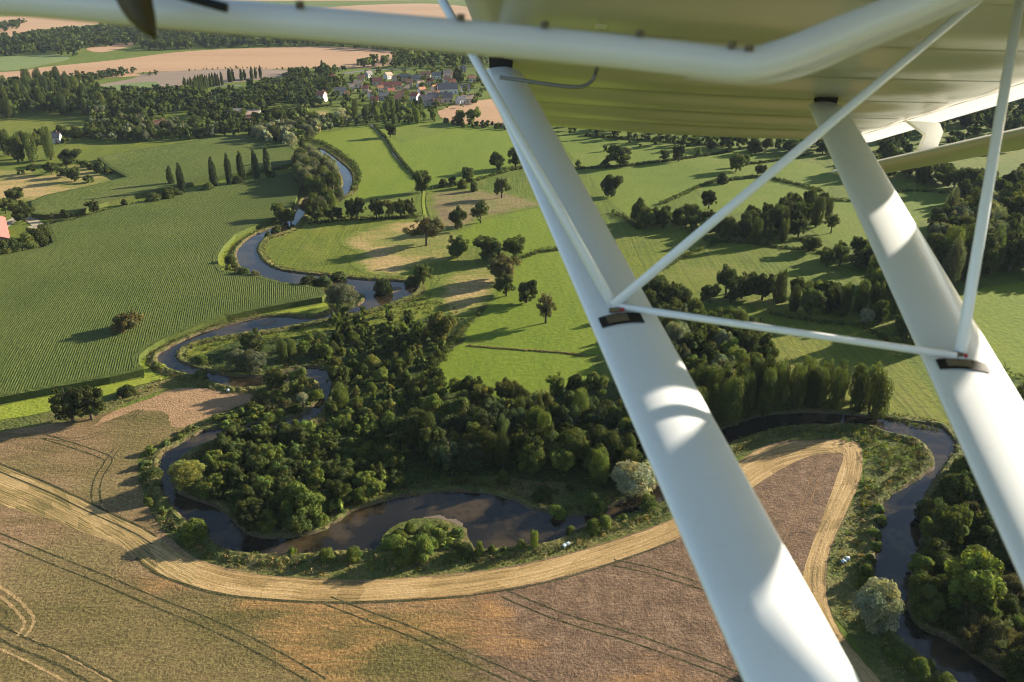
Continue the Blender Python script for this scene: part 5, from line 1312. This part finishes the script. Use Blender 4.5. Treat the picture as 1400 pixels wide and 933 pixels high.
# ------------------------------------------------------------------ the aircraft (laid out in metres from the photographer's eye: right, down, ahead)
EYE = np.array([0, 0, H])
AX = np.array([[1, 0, 0], [0, -ST, -CT], [0, CT, -ST]])   # rows: right, down, ahead in world
def W(p):  # eye frame -> world
    p = np.asarray(p, float); return EYE + p @ AX
def pix(px, py, z): return np.array([(px - 700) / F * z, (py - 466.5) / F * z, z])
sv = np.array([57., -147., 1089.]); sv /= np.linalg.norm(sv)          # spanwise, outboard
OL = pix(690, 172, 3.4)                                               # leading edge at the tip
cv = np.array([.9973, .058, -.0444]); cv -= sv * (cv @ sv); cv /= np.linalg.norm(cv)   # chordwise, aft
nv = np.cross(sv, cv); nv = nv if nv[1] < 0 else -nv                  # up
CH = 1.535
def WP(u, n, wi): return W(OL + cv * u + nv * n - sv * wi)            # wing frame: aft, up, inboard
def on_wing(px, py, n=0.0):
    r = pix(px, py, 1.0); return r * ((nv @ OL + n) / (nv @ r))
ac = empty('light_aircraft', tuple(W((0, -.3, .6))))
tag(ac, 'white strut braced high wing light aircraft seen from its open cabin', 'aircraft')
INV = Matrix.Translation(-Vector(ac.location))
def apart(name, V, Fc, mat, parent=None, smooth=True):
    base = np.array(ac.location)
    o = mesh_obj(name, [np.asarray(v) - base for v in V], Fc, mat, ac if parent is None else parent, smooth)
    return o
def spart(name, V, Fc, mat, parent, smooth=True): return apart(name, V, Fc, mat, parent, smooth)

# wing skin
def wing():
    nu, SP = 40, 4.6
    ws = np.concatenate([[0, .01, .03, .06], np.arange(.085, SP, .042)])
    def low(u):
        x = u / CH
        return .075 * max(0, 1 - x / .07) ** 2 if x < .07 else .012 * math.sin(math.pi * (x - .07) / .93) * -1
    def up(u):
        x = u / CH
        return .075 + .16 * (2.6 * math.sqrt(x) * (1 - x) * .5) * 1.0 - .07 * x if x > 0 else .075
    us = CH * (1 - np.cos(np.linspace(0, math.pi, nu))) / 2
    V, Fc = [], []
    for side in (0, 1):
        for wi in ws:
            tipf = 1 - max(0, 1 - wi / .09) ** 2      # rounded tip
            bulge = .007 * math.sin(math.pi * wi / .33) ** 2
            # a bowed tip: leading and trailing corners rounded off
            for u in us * .915:
                x = u / CH
                bow = .16 * max(0, (x - .8) / .2) ** 2 * 0 + .20 * max(0, (.10 - x) / .10) ** 2
                wv = max(wi, wi * 1.0) + (bow if wi < .3 else bow * max(0, 1 - (wi - .3) / .6))
                lo, hi = low(u), up(u)
                mid = (lo + hi) / 2
                z = (lo - bulge * min(1, 6 * x * (1 - x))) if side == 0 else hi
                z = mid + (z - mid) * (0.25 + .75 * tipf)
                V.append(WP(u, z, wv))
    n = len(us); m = len(ws)
    for side in (0, 1):
        o = side * n * m
        for j in range(m - 1):
            for i in range(n - 1):
                a = o + j * n + i; q = (a, a + 1, a + n + 1, a + n)
                Fc.append(q if side == 1 else q[::-1])
    o2 = n * m
    for i in range(n - 1): Fc.append((i, i + 1, o2 + i + 1, o2 + i))            # tip cap
    return apart('wing', V, Fc, M['fabric'])
wing_o = wing()
# thin trailing edge strip of a single skin, lit through by the sun
V, Fc = [], []
for j, wi in enumerate(np.linspace(.02, 4.4, 60)):
    for k, (u, n) in enumerate([(CH * .905, -.008), (CH - .04, -.004), (CH - .005, .003)]): V.append(WP(u, n - .003, wi))
for j in range(59):
    for k in range(2): a = j * 3 + k; Fc.append((a, a + 1, a + 4, a + 3))
spart('trailing_edge', V, Fc, M['edge'], wing_o)
# rib tapes on the underside
for j in range(1, 12):
    wi = .33 * j; V, Fc = [], []
    for u in np.linspace(.12, CH - .16, 30):
        z = -.012 * math.sin(math.pi * (u / CH - .07) / .93) - .0012
        V += [WP(u, z, wi - .014), WP(u, z, wi + .014)]
    for k in range(29): Fc.append((2 * k, 2 * k + 1, 2 * k + 3, 2 * k + 2))
    spart('rib_tape', V, Fc, M['fabric'], wing_o)

def airfoil_loft(secs, name, mat, parent=None, n=26):
    """secs: list of (centre, chord vector, thickness vector)"""
    V, Fc = [], []
    for c, ch, tk in secs:
        for k in range(n):
            t = 2 * math.pi * k / n
            x = math.cos(t); y = math.sin(t)
            fat = 1.0 if x < 0 else (1 - .55 * x * x)
            V.append(c + ch * x / 2 + tk * y / 2 * fat)
    for i in range(len(secs) - 1):
        for k in range(n): a = i * n + k; b = i * n + (k + 1) % n; Fc.append((a, b, b + n, a + n))
    Fc += [tuple(range(n - 1, -1, -1)), tuple(range((len(secs) - 1) * n, len(secs) * n))]
    return apart(name, V, Fc, mat, parent)

# flaperon hung below and ahead of the trailing edge
def flap():
    secs = []
    d = W((0, 0, 0)) * 0
    for wi in [-.16, -.145] + list(np.linspace(-.1, 4.4, 12)):
        s = .35 if wi < -.15 else 1.0
        le = WP(CH - .10, -.115, wi); te = WP(CH + .16, -.10, wi)
        c = (le + te) / 2; ch = (te - le) * (0.9 + .1 * s)
        th = (WP(0, 1, 0) - WP(0, 0, 0)) * .042 * s
        secs.append((c, ch, th))
    return airfoil_loft(secs, 'flaperon', M['flap'])
flap_o = flap()
def tube(name, pts, r, mat, parent=None, n=14, curve=0):
    P = [np.asarray(p) for p in pts]
    if curve: P = crom(P, curve)
    V, Fc = tube_arrays(P, [r] * len(P), n)
    return apart(name, V, Fc, mat, parent)
for wi in (.66, 1.95):
    a, b, c = WP(CH - .10, .0, wi), WP(CH + .005, -.03, wi), WP(CH - .14, -.13, wi)
    V, Fc = [], []
    off = (WP(0, 0, 1) - WP(0, 0, 0)) * .012
    prof = [WP(CH - .14, -.006, wi), WP(CH - .03, -.012, wi), WP(CH - .015, -.04, wi), WP(CH - .03, -.10, wi), WP(CH - .09, -.12, wi), WP(CH - .07, -.05, wi)]
    V = [p - off for p in prof] + [p + off for p in prof]; k = len(prof)
    Fc = [tuple(range(k)), tuple(range(2 * k - 1, k - 1, -1))] + [(i, (i + 1) % k, (i + 1) % k + k, i + k) for i in range(k)]
    spart('hinge_bracket', V, Fc, M['edge'], wing_o, False)

# struts
def strut(p0, p1, chord, thick, slot_k, label):
    d = p1 - p0; ax = d / np.linalg.norm(d)
    ch = W(cv) - EYE; ch = ch - ax * (ch @ ax); ch /= np.linalg.norm(ch)
    tk = np.cross(ax, ch)
    toeye = EYE - (p0 + p1) / 2
    if tk @ toeye < 0: tk = -tk
    secs = []
    for t in np.linspace(0, 1, 14):
        s = .55 if t == 0 else 1.0
        secs.append((p0 + d * t, ch * chord * s, tk * thick * s))
    secs.insert(1, (p0 + d * .012, ch * chord, tk * thick))
    o = airfoil_loft(secs, 'strut', M['paint'], None, 40)
    o['label'] = label
    # fitting slot: dark strip on the face paints the shade of the cutout
    c = p0 + d * slot_k
    def surf(x, l, lift=.0015):
        fat = 1.0 if x < 0 else (1 - .55 * x * x)
        return c + ax * l + ch * chord * x / 2 + tk * (thick / 2 * math.sqrt(max(0, 1 - x * x)) * fat + lift)
    xs = np.linspace(-.80, .42, 12); V, Fc = [], []
    for x in xs: V += [surf(x, -.013), surf(x, .013)]
    for i in range(11): Fc.append((2 * i, 2 * i + 1, 2 * i + 3, 2 * i + 2))
    spart('fitting_slot', V, Fc, M['dark_metal'], o, False)
    # bracket tongue and bolt
    V, Fc = [], []
    xs = np.linspace(-.62, -.02, 6)
    for x in xs: V += [surf(x, -.008, .004), surf(x, .011, .004)]
    for i in range(5): Fc.append((2 * i, 2 * i + 1, 2 * i + 3, 2 * i + 2))
    spart('bracket', V, Fc, M['bronze'], o, False)
    q = surf(-.35, -.016, .006)
    tube('bolt', [q - ch * .006, q - ch * .005, q + ch * .008, q + ch * .009], .004, M['bronze'], o, 8)
    q2 = q + ch * .012
    tube('bolt_cap', [q2 - ch * .002, q2 + ch * .003], .003, M['red'], o, 8)
    return o, (lambda x, l: surf(x, l))
s1t = on_wing(685, 84); s2t = on_wing(1128, 130)
s1b = pix(1120, 980, .69); s2b = pix(1445, 735, .80); s2b = s2t + (s2b - s2t) * 1.30

def k_at(p0, p1, y):
    """fraction along the eye-frame segment that shows at photo row y"""
    q = (y - 466.5) / F
    return (q * p0[2] - p0[1]) / ((p1[1] - p0[1]) - q * (p1[2] - p0[2]))
s1t = s1t + nv * -.022; s2t = s2t + (s2b - s2t) / np.linalg.norm(s2b - s2t) * .03 + nv * -.02
k1, k2 = k_at(s1t, s1b, 447), k_at(s2t, s2b, 513)
st1, f1 = strut(W(s1t), W(s1b), .104, .030, k1, 'front wing strut, shaded at its wing end with a sun patch below the cross tubes')
st2, f2 = strut(W(s2t), W(s2b), .104, .030, k2, 'rear wing strut, brightly sunlit along its lower half')
# attachment fittings at the wing
for st, p in ((st1, s1t), (st2, s2t)):
    for sg in (-1, 1):
        V = []
        for du, dn in ((-.026, -.024), (.026, -.024), (.032, .03), (-.032, .03)):
            q = p + cv * du + nv * dn + sv * .012 * sg
            V.append(W(q))
        V2 = [v + (W(sv) - EYE) * .003 for v in V]
        spart('wing_fitting', V + V2, [(0, 1, 2, 3), (7, 6, 5, 4), (0, 1, 5, 4), (1, 2, 6, 5), (2, 3, 7, 6), (3, 0, 4, 7)], M['dark_metal'], st, False)
    V, Fc = [], []
# jury tubes
j1 = s1t + (s1b - s1t) * k_at(s1t, s1b, 420); j2 = s2t + (s2b - s2t) * k_at(s2t, s2b, 492)
def front(p, d): return p * (1 - d / np.linalg.norm(p))
a1 = front(j1, .034); a2 = front(j2, .034)
a1 = pix(838, 418, a1[2]); a1b = pix(846, 432, a1[2]); a2 = pix(1307, 487, a2[2])
w_in = on_wing(585, -34, -.01); w_dg = on_wing(1375, -32, -.01); w_rr = on_wing(1398, -22, -.01)
tube('jury_strut', [W(a1b), W(w_in)], .0078, M['paint'])
tube('jury_strut', [W(a1), W(w_dg)], .0070, M['paint'])
tube('jury_strut', [W(a1), W(a2)], .0052, M['paint'])
tube('jury_strut', [W(pix(1309, 506, a2[2])), W(w_rr)], .0075, M['paint'])
# air pipe running from the strut head to the wing
tube('air_pipe', [W(pix(684, 106, 1.93)), W(pix(720, 111, 1.90)), W(pix(760, 117, 1.88)), W(pix(792, 119, 1.87)), W(pix(808, 112, 1.87)), W(pix(815, 98, 1.88)), W(on_wing(818, 82))], .0048, M['grey_pipe'], None, 10, 6)
# door frame tube close to the eye
door_pts = [(-160, -14, .60), (0, -3, .60), (200, 14, .60), (420, 32, .60), (640, 51, .60), (820, 68, .60), (960, 83, .60), (1020, 88, .60), (1070, 76, .605), (1140, 48, .615), (1240, 8, .63), (1330, -30, .64), (1420, -66, .65)]
df = tube('door_frame', [W(pix(*p)) for p in door_pts], .0122, M['frame_paint'], None, 18, 5)
for x, y in ((630, 28), (745, 38), (875, 50), (1001, 66), (1024, 70), (410, 11)):
    p = pix(x, y, .588)
    tube('rivet', [W(p), W(p + np.array([0, -.004, -.001]))], .0032, M['bronze'], df, 10)
# second, paler rail behind the bend
tube('roof_rail', [W(pix(*p)) for p in [(940, 90, .66), (1030, 99, .66), (1085, 90, .665), (1150, 64, .675), (1245, 25, .69), (1335, -13, .70), (1425, -49, .71)]], .0108, M['fabric'], None, 16, 5)
# latch blade hanging over the frame and a black stay
V, Fc = [], []
lp = [(172, -30, 26), (180, -10, 24), (187, 8, 22), (194, 24, 18), (202, 38, 12), (209, 49, 5), (213, 54, 1.5)]
for x, y, hw in lp:
    for s, zz in ((-1, .535), (0, .525), (1, .535), (0, .545)):
        V.append(W(pix(x + s * hw, y - s * hw * .25, zz)))
for i in range(len(lp) - 1):
    for k in range(4): a = i * 4 + k; b = i * 4 + (k + 1) % 4; Fc.append((a, b, b + 4, a + 4))
Fc += [(3, 2, 1, 0), tuple((len(lp) - 1) * 4 + i for i in range(4))]
apart('door_latch', V, Fc, M['latch'])
tube('door_stay', [W(pix(215, -16, .56)), W(pix(262, -2, .56)), W(pix(306, 10, .56)), W(pix(310, 11, .56))], .0034, M['black'], None, 10)
# small pale inspection tag under the wing
q = on_wing(822, 34, -.006); V = [W(q + cv * a - sv * b) for a, b in ((-.012, -.02), (.012, -.02), (.012, .02), (-.012, .02))]
V2 = [v - (W(nv) - EYE) * .004 for v in V]
spart('inspection_tag', V + V2, [(0, 1, 2, 3), (7, 6, 5, 4), (0, 1, 5, 4), (1, 2, 6, 5), (2, 3, 7, 6), (3, 0, 4, 7)], M['paint'], wing_o, False)
